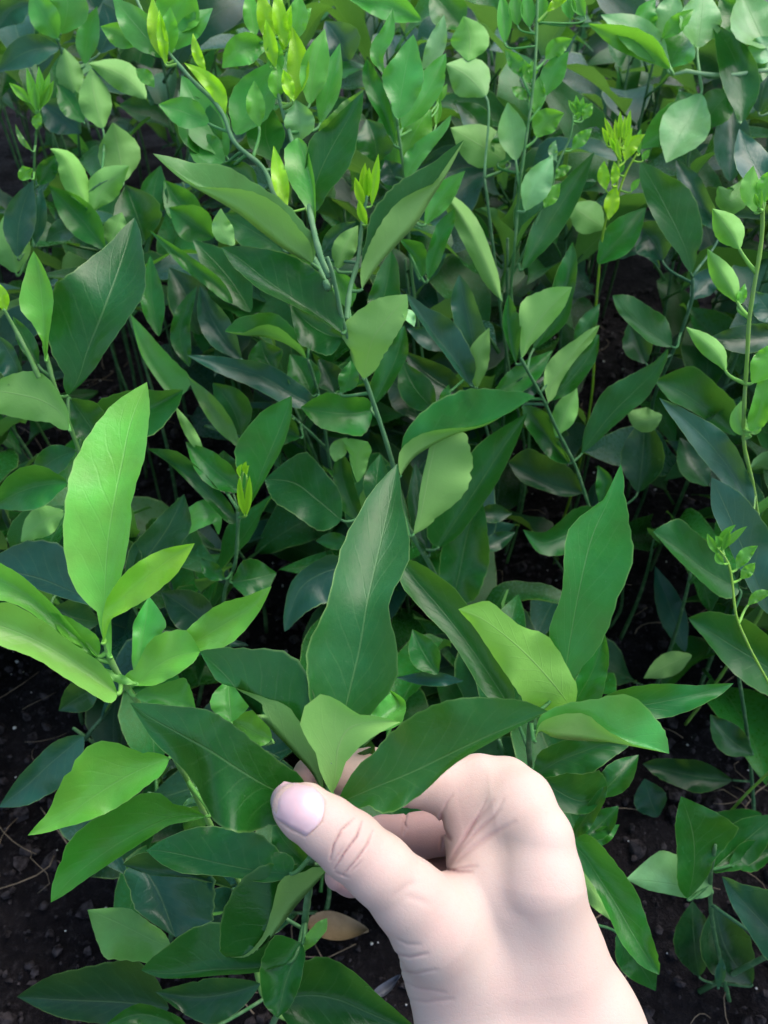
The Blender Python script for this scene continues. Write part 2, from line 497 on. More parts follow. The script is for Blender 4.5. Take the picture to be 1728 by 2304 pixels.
H('LC', 'lt+', (24.3, 24, 23.6), '960,790 985,640 1000,500 1060,390 1180,345 1390,345',
  '1040,600 1130,505 1235,425 1330,372', '868,555 758,320 890,170 1120,300', z=([0.1, 0.4, 0.5, 0.3], [0.3, 0.9, .6, .1]), wave=0.04)
H('LC', 'lt', (24.5, 26), '1180,420 1290,310 1370,245 1300,135', '1238,230 1262,150', '1400,345 1418,225', pet=False, z=(0.1, 0.5))
H('LC', 'dd', (25, 25.5), '955,790 1040,705 1130,625 1225,490', '985,690 1080,560', '1100,765 1215,690')
H('LC', 'dk', (28, 29), '700,1290 450,1262 300,1235 150,1200 0,1165 -110,1145 -196,1143',
  '500,1340 330,1312 180,1297 10,1283 -100,1230', '640,1150 500,1032 300,993 100,1000 -60,1060', n=28, z=(0.3, -0.2))
H('LB', 'dk+', (29, 28, 29), '1215,158 1120,262 1000,400 900,532 800,640 700,702 575,700',
  '1070,168 915,222 862,400 800,575 695,688', '930,150 815,120 640,250 545,450 535,640', n=28, z=([.35, .5, .45, .3, .15], [.1, .15, .2, .2, .1]), wave=0.06)
H('LB', 'dk+', (33, 34), '960,740 700,772 500,780 350,795 200,805 48,782', '700,805 520,815 360,830 180,833', '720,560 520,478 350,525 170,660', z=([1, .7, .2, .1], .3))
H('LB', 'dk', (33.5, 32), '1050,620 1000,720 950,850 920,980 895,1078', '1062,745 1040,870 985,1000', '860,580 785,760 805,980')
H('LB', 'lt', (34, 33), '1065,660 1110,590 1160,530 1205,458', '1150,600 1200,540', '1075,560 1135,490', z=(-.2, .3))
H('LB', 'dk', (34, 35), '900,975 1080,938 1250,958 1450,1040 1660,1130 1800,1180', '990,760 1150,695 1330,760 1540,950', '1050,1180 1280,1270 1500,1300 1680,1260', n=26)
H('LL', 'un', (38, 38), '1060,1200 880,1110 720,1030 545,960', '900,1290 655,1270', '960,1055 810,950', z=(-.2, -.2))
H('LL', 'bd', (38, 37), '880,680 970,820 1030,960 1090,1130', '1345,760 1335,1020', '775,770 830,950')
H('LL', 'dk', (38, 36.5), '1180,1730 1060,1660 900,1610 640,1690', '1060,1720 850,1740', '1090,1610 880,1540')
H('LL', 'dd', (42, 44), '1050,1570 750,1535 400,1520 105,1500', '800,1700 400,1640', '800,1255 380,1345')
H('LL', 'dd', (40, 41), '1620,1420 1280,1500 965,1470', '1300,1680', '1280,1385')
H('LL', 'dd', (36, 37), '1450,830 1150,760 950,715 760,680', '1200,760 950,750', '1150,600 900,600')
S('LL', 'dk', (36, 38), 150, '1300,330 1210,400 1150,490')
S('LL', 'pl', (34, 34), 70, '1275,260 1220,230 1200,165', pet=False)
S('LL', 'pl', (34, 34), 40, '1270,290 1200,275 1130,325', pet=False)
S('LC', 'dk', (30, 31), 200, '800,1230 700,1130 590,970')
S('LC', 'dd', (31, 32), 130, '830,1180 740,1190 660,1190')

# ---- lime seedling, left front
p = Plant('lime green seedling leaning over bare soil at the left, one tall upright leaf',
          [[(640, 2290, 46), (545, 2000, 39), (470, 1850, 35), (390, 1700, 31), (300, 1566, 28.4), (262, 1510, 27.6), (243, 1470, 27), (236, 1440, 26.8)]], (0.15, 0.32, 0.07), 0.15, 0.10)
H, S, B = p.H, p.S, p.B
H('BL', 'gl', (26.8, 26.5, 28), '690,1050 650,790 655,600 672,350 705,120 760,-150 820,-430 915,-665',
  '606,768 465,620 393,350 402,80 465,-190 650,-475', '690,745 755,550 805,300 838,20 900,-190 932,-440', n=34, wave=0.03,
  z=([.1, .5, .6, .6, .5, .2], [.1, .3, .35, .35, .3, .2]))
H('BL', 'yg', (26.6, 26), '640,960 655,800 760,685 900,560 1050,440 1212,338', '650,740 700,620 810,490 980,388', '690,815 790,760 940,670 1085,550')
H('BL', 'hl', (27.4, 25.5), '730,1275 560,1150 400,1040 200,930 0,850 -200,800', '620,1308 425,1190 220,1060 10,985', '600,1060 440,950 262,815 50,700', n=28, wave=.05)
H('BL', 'gl', (27, 27), '600,1050 330,800 200,690 60,600 -140,520', '270,830 120,730 -40,690', '250,640 120,528 -20,450', wave=.05)
H('BL', 'gl', (27, 27), '610,1040 500,930 400,855 290,765', '560,1010 400,930', '590,900 440,800')
H('BL', 'gl', (27.8, 27.8), '745,1210 830,1215 950,1120 1080,1045 1245,1010', '835,1120 950,925 1140,872', '900,1225 1060,1180 1190,1095', z=(.2, .5))
S('BL', 'lt', (27.7, 27.3), 60, '850,1215 720,1170 605,1100', und=1)
H('BL', 'lt', (28, 29), '840,1290 960,1290 1080,1310 1220,1375', '960,1225 1150,1170', '940,1335 1080,1352')
H('BL', 'lt', (28.5, 29.5), '850,1180 875,1000 905,830 928,668', '822,1000 825,845', '960,960 1040,850')
H('BL', 'gl', (28.5, 28), '1130,1010 1290,905 1430,820 1560,740 1690,605', '1205,835 1370,712 1530,668', '1270,1000 1430,968 1580,810', z=(.2, .5))
H('LL', 'gl', (29, 27.5), '1055,15 930,60 750,150 560,270 380,400 172,497', '955,160 785,290 605,385 375,452', '885,-15 620,-92 425,85 288,370', n=28)
H('LL', 'mg', (31, 29.5), '1285,380 1110,370 980,420 800,510 600,640 430,780 316,914', '1060,430 960,492 800,597 625,712 440,842', '1085,310 950,222 630,365 425,535 345,740', n=28)
S('BL', 'gl', (29.5, 29.5), 260, '1690,1560 1560,1500 1420,1420')
S('BL', 'lt', (29, 30), 250, '1440,1450 1430,1330 1420,1180')

# ---- left middle: broad dark leaf and lime leaf
p = Plant('seedling at the left edge with a very broad dark leaf and small lime leaf',
          [[(215, 1180, 44), (188, 1045, 40), (150, 940, 38), (120, 860, 36.5), (104, 800, 36), (98, 780, 35.6)],
           [(88, 850, 36), (60, 790, 35.5), (28, 730, 35), (8, 695, 34.5)]], (0.10, 0.23, 0.06), 0.15, 0.10)
H, S, B = p.H, p.S, p.B
H('ML', 'dk', (37, 36, 38), '420,1080 475,1000 545,800 630,590 715,370 780,170 838,-30',
  '400,950 295,740 318,420 480,285 700,112', '560,945 660,800 800,600 908,410 886,150', n=32, z=([.1, .3, .4, .3, .1], [.3, .5, .6, .7, .3]))
H('ML', 'gl', (35.6, 35), '285,860 278,760 272,610 258,430 240,300 210,178', '262,740 205,640 116,495 165,290', '300,735 320,610 330,440 285,310', z=(.2, .3))
H('ML', 'lt+', (37, 36), '430,1290 370,1180 260,1110 110,1070 -120,1040', '398,1120 290,960 150,925', '320,1250 190,1235 0,1195', z=(.4, -.3), wave=.2)
H('ML', 'bd', (37, 36), '130,1010 100,900 50,800 -40,690', '40,990 -40,900', '130,890 80,770')
S('ML', 'yl', (35, 34.5), 90, '32,560 10,460 -20,370', name='bud')
S('ML', 'dk', (37, 37), 110, '240,890 170,750 80,585')
H('ML', 'dk', (40, 41), '520,1330 640,1280 780,1220 940,1150 1140,1042', '640,1090 830,1040 1000,1050', '700,1370 930,1335 1070,1200')
S('ML', 'dk', (39, 40), 250, '440,1100 540,1240 640,1390')
S('ML', 'dk', (40, 41), 180, '470,1420 330,1480 195,1607')
S('BL', 'md', (38, 39), 280, '420,-40 200,-10 -60,120')
S('BL', 'lt', (38.5, 39), 190, '400,140 270,200 130,330', und=1)
H('BL', 'bd', (38, 39), '640,720 450,640 250,560 80,520 -140,490', '540,720 330,660 130,590', '500,560 380,345 180,315', z=(.2, .2))
S('BL', 'dd', (42, 43), 230, '850,560 760,420 640,300')
H('BL', 'dd', (42, 42), '790,620 920,420 1050,230 1145,32', '825,340 950,215', '1030,470 1190,260')
S('BL', 'dd', (44, 45), 200, '620,1230 500,1290 365,1380')
S('BL', 'dd', (42, 44), 240, '330,740 460,800 620,830')
H('LL', 'bd', (40, 41), '520,-120 300,60 150,200 -10,322', '420,180 200,300', '290,-50 140,100')

# ---- seedling below the bare patch
p = Plant('thin seedling with dark narrow leaves and a tiny lime bud, beside the bare soil patch',
          [[(500, 1390, 47), (507, 1325, 45), (529, 1268, 43), (536, 1174, 41.5), (538, 1150, 41)]], (0.05, 0.14, 0.05), 0.13, 0.10)
H, S, B = p.H, p.S, p.B
H('BC', 'dk', (42, 43), '95,480 0,390 -130,270 -290,140 -470,26', '10,470 -150,300 -330,120', '20,330 -90,200 -260,50')
H('MC', 'md', (41, 39.5), '115,1840 190,1690 250,1540 315,1390 380,1230 432,1080', '140,1690 90,1540 82,1390 225,1195', '230,1660 300,1540 375,1400 428,1230', z=(.1, .4))
B('BC', 'yl', (41, 39.5), 45, '140,445 115,330 105,200', '150,445 165,320 170,190')
B('BC', 'yl', (39.6, 39.2), 30, '110,200 105,150 125,120', '150,190 150,150 170,130', '130,170 140,130 150,105')
H('BC', 'lt', (43, 42), '-20,560 -10,450 -110,410 -250,480 -340,610', '-60,490 -150,530 -280,600', '0,330 -130,345 -290,470', z=(.5, -.3), pet=False)
S('BC', 'dk', (43, 44), 260, '60,860 190,835 338,800')
S('ML', 'un', (43, 42), 70, '1275,1460 1190,1320 1088,1140', und=1)
S('ML', 'md', (42, 43), 190, '1510,1680 1330,1540 1155,1365')
S('ML', 'dd', (43, 43), 240, '1450,1690 1400,1560 1390,1420')
S('BL', 'dd', (45, 46), 260, '1330,900 1180,760 1000,640')
S('BL', 'dk', (43, 44), 110, '1400,560 1330,520 1250,430')

# ---- tall central seedling
p = Plant('tallest seedling in the middle of the photo, its cut stem topped by bright new shoots',
          [[(1075, 1500, 64), (1010, 1370, 53), (966, 1268, 49), (916, 1181, 47), (883, 1042, 44.5), (847, 927, 42.5), (818, 844, 41), (775, 735, 39), (746, 608, 37), (737, 578, 36.5)],
           [(738, 650, 37.6), (722, 612, 38.4), (680, 540, 39), (620, 445, 39.5), (593, 380, 40), (524, 315, 40), (503, 260, 40), (427, 174, 40.5), (380, 119, 41), (325, 36, 41.5), (300, -20, 42)],
           [(742, 625, 37.3), (726, 590, 37.2), (712, 545, 37.2), (703, 505, 37.4), (690, 440, 38.5), (665, 350, 39.5), (652, 300, 40), (637, 253, 40), (617, 170, 40), (608, 90, 40), (603, 0, 40.5), (598, -50, 41)],
           [(780, 720, 39.2), (790, 640, 39.6), (804, 593, 39.8), (815, 499, 39.5), (826, 440, 39)]], (0.085, 0.20, 0.085), 0.20, 0.10)
H, S, B = p.H, p.S, p.B
H('MC', 'dk', (38.6, 38, 39), '745,690 640,610 420,460 250,340 120,235 -8,155', '600,600 410,505 220,410 80,290', '720,480 590,300 410,195 200,155', n=28, z=(.5, .1))
H('MC', 'dk', (39.6, 40), '750,720 640,690 530,620 420,490', '640,830 480,760', '725,650 560,560')
H('MC', 'un+', (40.5, 38.5, 38), '880,975 900,860 940,720 1030,600 1150,448', '985,865 1065,740 1145,600', '795,790 745,650 925,490', z=([.4, .6, .5], [-.2, -.3, 0]), n=28)
S('MC', 'pl', (38.5, 38.2), 70, '1120,540 1170,590 1195,650', pet=False)
H('MC', 'dk', (43, 43), '960,640 1010,450 1040,300 1052,175', '908,460 960,320', '1110,460 1098,280')
H('MC', 'dk', (43.5, 43), '930,1150 1010,1000 1080,850 1135,640', '940,950 1000,770', '1070,990 1155,830')
H('MC', 'md', (44, 43, 43), '935,1170 800,1190 650,1180 488,1150', '850,1335 620,1285', '860,1085 650,1058')
H('MC', 'lt', (45, 43.5), '840,1620 835,1510 850,1430 905,1365', '905,1500 932,1425', '790,1440 745,1345', z=(-.2, .3), pet=False)
S('MC', 'un', (44, 44), 110, '700,1490 720,1420 780,1340', und=1, pet=False)
H('MC', 'md+', (43.5, 42.5), '1110,1580 1190,1470 1290,1400 1450,1320 1650,1260 1800,1170 1945,1083',
  '1150,1290 1250,1170 1430,1062 1600,1030 1800,1052', '1122,1400 1200,1335 1345,1290 1600,1265 1790,1185', n=28, z=([.1, .1, .2, .2, .1], [.5, .55, .5, .35, .1]))
H('BC', 'lt+', (44.7, 43.7), '1190,560 1225,470 1255,320 1295,110 1345,-40 1430,-100', '1330,455 1500,320 1562,110 1530,-50', '1210,450 1228,300 1268,110 1310,-20', z=(-.4, .0), n=28)
H('BC', 'dk', (47.5, 46.3), '1345,640 1470,450 1600,250 1760,0 1900,-198', '1290,480 1420,230 1590,0', '1520,510 1680,290 1800,60', wave=.15)
H('BC', 'dk', (49, 48), '1430,980 1475,800 1510,620 1560,450 1620,360', '1345,830 1375,620 1500,470', '1600,920 1665,720 1650,520')
S('BC', 'dd', (48, 49), 160, '1290,690 1260,560 1200,110')
S('BC', 'dk', (46, 47), 170, '980,420 960,250 985,60')
H('BC', 'dk', (46.5, 46), '860,490 790,330 745,180 735,40', '690,330 690,160', '850,330 800,130', pet=False)
H('BC', 'dk', (44, 45), '740,470 600,350 450,240 262,218', '560,520 330,370', '690,230 520,38', z=(.3, .1))
H('BC', 'bd', (46, 45), '790,760 620,800 490,890 430,1020 388,1165', '680,980 550,1030 450,1110', '640,692 440,840 385,1040', pet=False)
S('BC', 'dk', (47, 48), 110, '800,620 690,600 580,600', pet=False)
S('BC', 'md', (46, 47), 190, '1340,1430 1250,1290 1185,1150', pet=False)
S('BC', 'bd', (46, 47), 90, '1500,1470 1290,1460 1080,1450', pet=False)
H('TC', 'un+', (38, 36, 36), '560,1640 400,1562 250,1450 100,1330 -60,1232 -250,1120 -432,955', '490,1440 390,1310 230,1205 80,1172 -150,1165', '540,1430 400,1260 180,1120 20,1030 -200,1010',
  n=32, z=([.5, .6, .6, .4, .1], [.1, .2, .2, .1, -.3]), wave=.05)
H('TC', 'dk', (39, 38), '545,1330 590,1120 660,960 750,800 878,568', '512,1060 545,870 640,792', '650,1210 800,1020 850,780', pet=False)
H('TC', 'un', (38.5, 38), '600,830 690,770 790,690 880,555', '640,745 740,640', '700,785 810,690', z=(.3, -.2), pet=False)
H('TC', 'gl', (37.8, 38.5), '575,1440 572,1280 545,1100 505,960 470,855', '520,1290 400,1090 385,930', '580,1240 568,1080 525,900', z=(.15, .35))
S('TC', 'yl', (37.8, 38), 103, '400,1300 360,1120 320,905', name='bud')
H('TC', 'dk+', (39.6, 38.2), '870,1800 950,1680 1090,1520 1210,1390 1300,1240 1400,1080 1505,870', '895,1500 930,1320 1030,1185 1120,1112 1330,1000', '885,1600 940,1470 1010,1350 1120,1235 1320,1140', n=30,
  z=([.2, .3, .3, .3, .1], [.5, .6, .55, .5, .2]), wave=.06)
B('TC', 'yl', (39.3, 38.3), 59, '880,1290 850,1190 825,1100', '895,1250 880,1120 890,1010', '930,1280 950,1120 972,955', '900,1400 870,1330 850,1240', '900,1240 905,1140 915,1040')
S('MC', 'un', (40, 40), 150, '715,290 760,160 845,20', und=1)
S('MC', 'bd', (40.5, 40.5), 110, '620,190 710,80 835,-5')
S('MC', 'lt', (41, 41), 150, '790,540 760,420 700,290')
S('MC', 'md', (42, 42), 130, '740,1060 790,960 800,860')
# new growth on the two long shoots
S('TC', 'yl', (40, 39.5), 141, '430,640 470,460 435,165')
S('TC', 'gl', (40, 39.5), 181, '545,650 570,450 638,178')
S('TC', 'lt', (41, 41), 146, '610,770 650,600 733,268', a=(.2, .8))
S('TC', 'gl', (41, 41), 82, '475,200 505,110 555,48')
S('TC', 'yl', (40, 39), 118, '310,290 275,120 230,-60')
S('TC', 'yl', (39.6, 38.8), 88, '330,420 300,280 270,120')
S('TC', 'yl', (40.1, 39.3), 80, '380,330 395,170 430,30')
S('TC', 'gl', (40, 39.4), 112, '360,470 330,360 320,220')
S('TC', 'yl', (39.4, 39), 80, '440,620 420,560 380,430')
S('TL', 'yl', (40.8, 40.2), 71, '1030,400 1010,230 990,60')
S('TL', 'gl', (41, 40.4), 123, '1060,340 1050,180 1060,40')
S('TC', 'yl', (39.8, 39), 97, '400,300 360,120 340,-80')
S('TC', 'gl', (40.2, 40), 151, '420,270 460,120 480,-40')
S('TC', 'gl', (40, 39.5), 120, '230,790 205,640 200,500', pt='215,960')
S('TC', 'lt', (41.5, 41.5), 280, '85,840 160,680 320,375', pet=False)
S('TC', 'gl', (40, 39.7), 127, '340,610 345,520 340,395')
S('TC', 'pl', (40.5, 40), 195, '470,880 480,750 460,620')
S('TC', 'gl', (41, 40.5), 211, '285,290 150,300 0,425')
S('TC', 'gl', (41, 41), 113, '205,230 185,100 160,-60')
S('TC', 'lt', (41, 41), 134, '440,640 430,480 405,300')
S('TL', 'yl', (40.2, 39.5), 103, '1395,730 1350,560 1260,470 1145,390')
S('TL', 'yl', (40, 39.5), 64, '1280,450 1225,330 1200,205', pet=False)
S('TL', 'lt', (41, 40.5), 195, '1300,770 1130,690 985,650')
S('TL', 'yl', (41, 40.5), 103, '1040,390 970,200 950,-30')
S('TL', 'lt', (41.5, 41.5), 207, '1020,360 860,170 700,-20')
S('TL', 'lt', (42, 42), 158, '1085,310 1180,180 1325,50')
S('TL', 'gl', (42, 41.5), 302, '1060,230 1100,80 1210,-80')
S('TL', 'gl', (42.5, 42.5), 165, '870,280 760,220 625,165')
S('TL', 'gl', (42, 42), 90, '845,430 910,480 960,545', pet=False)
S('TL', 'lt', (42.5, 42.5), 280, '1410,980 1280,750 1130,470')
S('TL', 'lt', (42, 42.5), 207, '1400,1010 1280,930 1180,810')
S('TC', 'dk', (41, 42), 183, '220,1180 100,1090 -40,1030')
S('TL', 'md', (43, 43), 280, '1330,1000 1250,800 1110,560')
S('TL', 'pl', (39.5, 39), 134, '1460,1525 1385,1430 1375,1295', und=1, pet=False)
S('TC', 'dk', (41, 42), 244, '380,1560 200,1440 0,1330')
S('TC', 'md', (42, 42), 244, '330,1000 270,830 300,640')

# ---- front right seedling behind the hand
p = Plant('glossy seedling behind the back of the hand with a tall wavy upright leaf',
          [[(1240, 2250, 50), (1216, 2050, 43), (1202, 1850, 37), (1193, 1723, 33.5), (1190, 1660, 32), (1195, 1622, 31), (1200, 1590, 30.5)]], (0.06, 0.16, 0.06), 0.15, 0.11)
H, S, B = p.H, p.S, p.B
H('BR', 'md', (31, 30, 30.5), '300,1600 390,1430 425,1230 465,1000 510,780 570,560 670,340 742,122', '290,1290 300,1130 375,920 388,710 425,515 640,340', '500,1385 635,1220 720,990 822,720 806,520 762,290', n=34,
  z=([.1, .1, .15, .3, .3, .1], [.1, .2, .35, .5, .4, .1]), wave=.05)
H('BR', 'yg', (31, 29.5), '440,1640 300,1460 150,1300 0,1170 -140,1075 -268,1025', '435,1430 290,1190 120,1125 -70,970', '135,1600 60,1480 -70,1290 -190,1110', n=26, z=(.1, -.4))
H('BR', 'md', (31, 30.8), '420,1740 600,1680 800,1635 1000,1600 1230,1550 1446,1485', '580,1600 745,1523 950,1488 1220,1500', '650,1780 850,1730 1080,1690 1310,1590', n=26)
H('LR', 'lt+', (30.4, 29.2), '210,190 240,125 310,160 450,182 640,190 830,222 1045,265', '240,40 340,-30 560,-75 800,-100 985,70', '240,85 320,35 500,12 640,105 810,205', n=28, z=([.1, .2, .3, .3, .2], [.3, .45, .5, .4, .1]))
H('LR', 'dk', (33, 33), '210,400 370,305 510,250 640,205 800,212', '270,230 440,170 610,182', '400,385 560,385 700,285')
H('LR', 'dk', (34, 34), '210,390 360,500 500,560 660,470', '420,380 610,365', '330,620 540,640')
H('LR', 'dk', (34.5, 33.5), '430,790 530,655 600,555 660,465', '500,625 600,495', '560,720 640,570')
S('LR', 'dk', (35, 36), 190, '600,540 720,410 855,272')
S('LR', 'dk', (37, 37.5), 170, '500,800 630,690 730,590')
S('LR', 'md', (37, 37.5), 110, '520,830 640,770 735,705')
H('LR', 'md', (36.5, 34), '400,790 510,890 610,1040 720,1210 810,1370 900,1520 982,1640', '580,790 720,950 850,1140 920,1340 980,1530', '460,960 565,1075 670,1280 745,1440 850,1570', n=30)
S('LR', 'un', (37.5, 37), 130, '470,980 560,1110 680,1300', und=1)
S('LR', 'dk', (42, 43), 230, '720,1380 850,1560 960,1740')
H('BR', 'md', (32, 32), '380,1720 490,1550 580,1380 640,1160', '400,1560 490,1400', '620,1600 668,1380')
H('BC', 'dk', (34, 36), '1800,1650 1640,1400 1500,1200 1350,1010 1210,850 1090,700', '1590,1500 1420,1220 1270,1060 1120,890', '1770,1420 1620,1140 1440,885 1260,755', n=26, wave=.06)

# ---- far right lime stem
p = Plant('slender lime green stem at the right edge with small folded leaves and opening buds',
          [[(1728, 1330, 48), (1712, 1220, 44), (1699, 1123, 41), (1690, 1072, 39.5), (1674, 1000, 38), (1674, 916, 36.5), (1681, 807, 35), (1686, 717, 34), (1703, 608, 33), (1714, 536, 32.5), (1716, 480, 32), (1712, 440, 31.5)]], (0.19, 0.36, 0.06), 0.12, 0.08)
H, S, B = p.H, p.S, p.B
S('MR', 'gl', (35.6, 34.6), 130, '1395,925 1350,830 1260,745 1148,652', und=1, pt='1485,1020', name='leaf', a=(.7, .7))
S('MR', 'gl', (34.6, 33.6), 150, '1470,500 1415,390 1345,280 1282,165', und=1, pt='1515,575', a=(.7, .7))
S('MR', 'gl', (34.7, 34.6), 60, '1475,520 1500,450 1515,380', pt='1515,575')
S('TR', 'gl', (33.2, 32.4), 188, '1482,1550 1430,1450 1375,1375 1313,1298', und=1, pt='1545,1680', a=(.7, .7))
S('TR', 'gl', (31.8, 31.2), 135, '1580,1320 1550,1170 1568,1030', und=1)
S('TR', 'gl', (31.8, 31.4), 120, '1635,1260 1650,1150 1710,1050')
B('TR', 'gl', (31.6, 31.2), 37, '1600,1290 1585,1250 1580,1200', '1610,1300 1610,1240 1620,1180')
H('MR', 'gl', (37, 36), '1550,1300 1600,1180 1640,1030 1690,860', '1538,1190 1590,1000', '1660,1230 1720,1080', wave=.3)
S('MR', 'gl', (35.5, 35), 170, '1560,1000 1640,880 1720,740')
S('MR', 'lt', (37.5, 37), 110, '1550,1330 1480,1260 1495,1110', und=1, wave=.02)
S('MR', 'lt', (37.4, 37), 60, '1530,1300 1580,1290 1625,1250', und=1)
H('BR', 'bd', (40, 38), '1680,1060 1590,860 1500,640 1400,400 1308,205', '1560,930 1420,650 1310,420', '1760,850 1680,560 1520,330', z=(.2, .1))
H('MR', 'bd', (40, 38), '1560,1790 1430,1550 1290,1370 1140,1225 982,1092', '1410,1660 1230,1450 1080,1240', '1530,1560 1400,1320 1170,1180', z=(.5, .1))
S('MR', 'dd', (43, 43), 180, '1720,700 1500,730 1290,720')
S('TR', 'bd', (40, 41), 219, '1680,1180 1560,1000 1480,800')
S('TR', 'md', (41, 42), 183, '1350,1160 1420,1250 1520,1100', und=1)
S('MR', 'bd', (40, 40), 180, '1720,620 1640,520 1580,430')

p = Plant('small lime shoot with tiny clustered leaflets before the blue-green leaf, right edge',
          [[(1790, 1640, 40), (1728, 1534, 36.5), (1685, 1454, 35.5), (1660, 1397, 35), (1631, 1253, 34.5), (1616, 1235, 34.3)]], (0.20, 0.38, 0.05), 0.09, 0.05)
S, B = p.S, p.B
B('BR', 'gl', (34.5, 34), 50, '1345,680 1310,620 1280,553', '1350,640 1390,560 1460,498', '1360,640 1350,590 1330,570', '1380,650 1440,580 1530,508', '1375,660 1400,600 1420,530', '1385,745 1350,710 1335,670')
S('BR', 'gl', (34.8, 34.4), 85, '1465,775 1515,690 1597,630', name='bud')
S('BR', 'gl', (35, 34.6), 75, '1490,835 1535,785 1580,735', name='bud')
S('BR', 'gl', (35.5, 35), 70, '1535,1000 1600,940 1690,920', name='bud')

# ---- right middle seedling with the forked thin stem
p = Plant('dark seedling right of centre with paired upright leaves showing pale undersides',
          [[(1400, 1330, 64), (1345, 1200, 56), (1327, 1145, 53), (1291, 1040, 50), (1255, 970, 48), (1218, 890, 46), (1182, 825, 44.5), (1172, 805, 44)]], (0.055, 0.15, 0.055), 0.13, 0.09)
H, S, B = p.H, p.S, p.B
H('MR', 'lt+', (44.5, 43), '125,850 145,785 190,680 275,560 440,403', '175,775 260,690 385,545', '122,700 115,520 240,430', z=(-.3, .1))
H('MR', 'dk', (45.5, 45.5), '200,790 320,610 400,400 445,118', '250,560 345,300', '420,600 470,330')
H('MR', 'dk', (44.5, 45), '90,880 50,720 45,448', '8,650', '120,600')
H('MR', 'un+', (46.3, 45), '290,1120 300,1040 370,920 460,800 612,640', '345,1060 430,900 560,750', '265,960 315,840 480,715', z=(-.3, .1))
H('MR', 'dk', (47, 47), '300,1110 440,970 540,840 608,700', '420,880 530,720', '480,1020 590,860', pet=False)
S('MR', 'dk', (47, 47), 110, '450,760 540,625 612,505')
S('MR', 'md', (46, 47), 160, '-60,1080 120,970 320,797')
S('MR', 'bd', (46.5, 47), 140, '60,1100 180,1010 270,950')
H('MR', 'dk', (50, 49), '420,1500 300,1350 200,1220 130,1120', '260,1430 150,1270', '380,1400 290,1190')
S('MR', 'lt', (48.5, 48), 150, '340,1330 400,1180 470,1025', und=1)
H('BR', 'dd', (54, 55), '500,300 300,250 170,190 40,110', '330,310 130,240', '370,110 180,20')
H('BR', 'dk', (53, 51), '600,420 390,570 250,610 135,530', '400,690 240,680', '440,405 270,545')
S('BR', 'md', (53, 53), 110, '610,360 640,230 600,130')
H('MR', 'dk', (50, 48), '500,1440 570,1340 690,1190 820,1060 940,940 1038,785', '540,1240 640,1045 790,955 955,865', '660,1305 780,1200 920,1075 1010,900', n=28, z=(.2, .4))
S('MR', 'dd', (54, 54), 280, '850,1680 880,1450 890,1210')
S('BR', 'dd', (50, 51), 120, '-150,430 -40,430 68,430', pet=False)
S('BR', 'dd', (50, 51), 110, '-130,660 -20,600 88,545', pet=False)

# ---- right back seedling
p = Plant('dark seedling at the right with one broad drooping oval leaf on a bare stem',
          [[(1480, 1000, 66), (1470, 900, 58), (1504, 815, 54), (1537, 735, 51.5), (1558, 663, 49.5), (1558, 623, 48.5)]], (0.05, 0.13, 0.06), 0.14, 0.10)
H, S, B = p.H, p.S, p.B
H('TR', 'dk', (48, 46), '1180,1700 1165,1610 1105,1450 1030,1300 950,1150 863,1006', '1110,1590 1015,1470 915,1290 868,1150', '1215,1570 1255,1430 1190,1200 1020,1080', n=28, z=(.2, .2))
H('TR', 'bd', (50, 50), '1350,1430 1250,1270 1170,1130 1086,990', '1190,1330 1100,1140', '1335,1300 1240,1100')
H('MR', 'dk', (50, 48), '1060,775 930,690 820,590 692,455', '900,735 740,580', '1000,570 830,465', z=(.5, .1))
S('MR', 'dd', (52, 52), 190, '900,880 840,740 800,610')
H('MR', 'dk', (52, 50), '1460,1330 1280,1170 1110,1050 950,985', '1240,1210 1060,1120', '1420,1080 1200,890', n=22)
S('MR', 'bd', (52, 53), 160, '1180,480 1290,360 1400,300')
S('MR', 'dd', (50, 51), 160, '1000,1200 900,1230 780,1170', und=1)
S('MR', 'dd', (52, 53), 200, '1290,1640 1190,1490 1110,1340')
S('TR', 'bd', (51, 52), 256, '1000,1620 930,1480 820,1400')
S('TR', 'md', (51, 51), 207, '600,1640 760,1450 900,1290', a=(.2, .9))
S('MR', 'bd', (53, 54), 120, '740,230 860,140 990,290')

# ---- low dark plant, right
p = Plant('low shaded seedling over the dark soil at the right, dull blue-green leaves with chewed spots',
          [[(1700, 1900, 58), (1680, 1640, 50), (1660, 1500, 47), (1650, 1380, 45)]], (0.04, 0.11, 0.05), 0.13, 0.10)
H, S, B = p.H, p.S, p.B
H('BR', 'dk', (45, 44), '1480,900 1250,770 1100,650 942,543', '1330,930 1130,750', '1300,620 1120,460', z=(.8, .1))
H('BR', 'dk', (45, 44), '1800,1480 1600,1350 1450,1260 1300,1165 1162,1080', '1640,1560 1450,1430 1250,1190', '1660,1190 1520,1085 1320,1038')
S('BR', 'dd', (54, 54), 150, '1185,1310 1040,1370 885,1455', und=1)
S('BR', 'bd', (58, 58), 170, '1145,1290 1080,1100 955,755')
H('LR', 'dd', (53, 53), '1440,430 1250,410 1040,370 880,328', '1200,510 1000,430', '1200,300 1000,290')
S('LR', 'dd', (50, 50), 190, '1560,270 1430,180 1300,20')
S('LR', 'bd', (55, 55), 210, '970,660 930,560 890,420')
H('LR', 'dk', (47, 46), '1620,640 1400,750 1230,770 1120,1000', '1380,900 1180,900', '1380,620 1150,640', pet=False, z=(.2, .2))

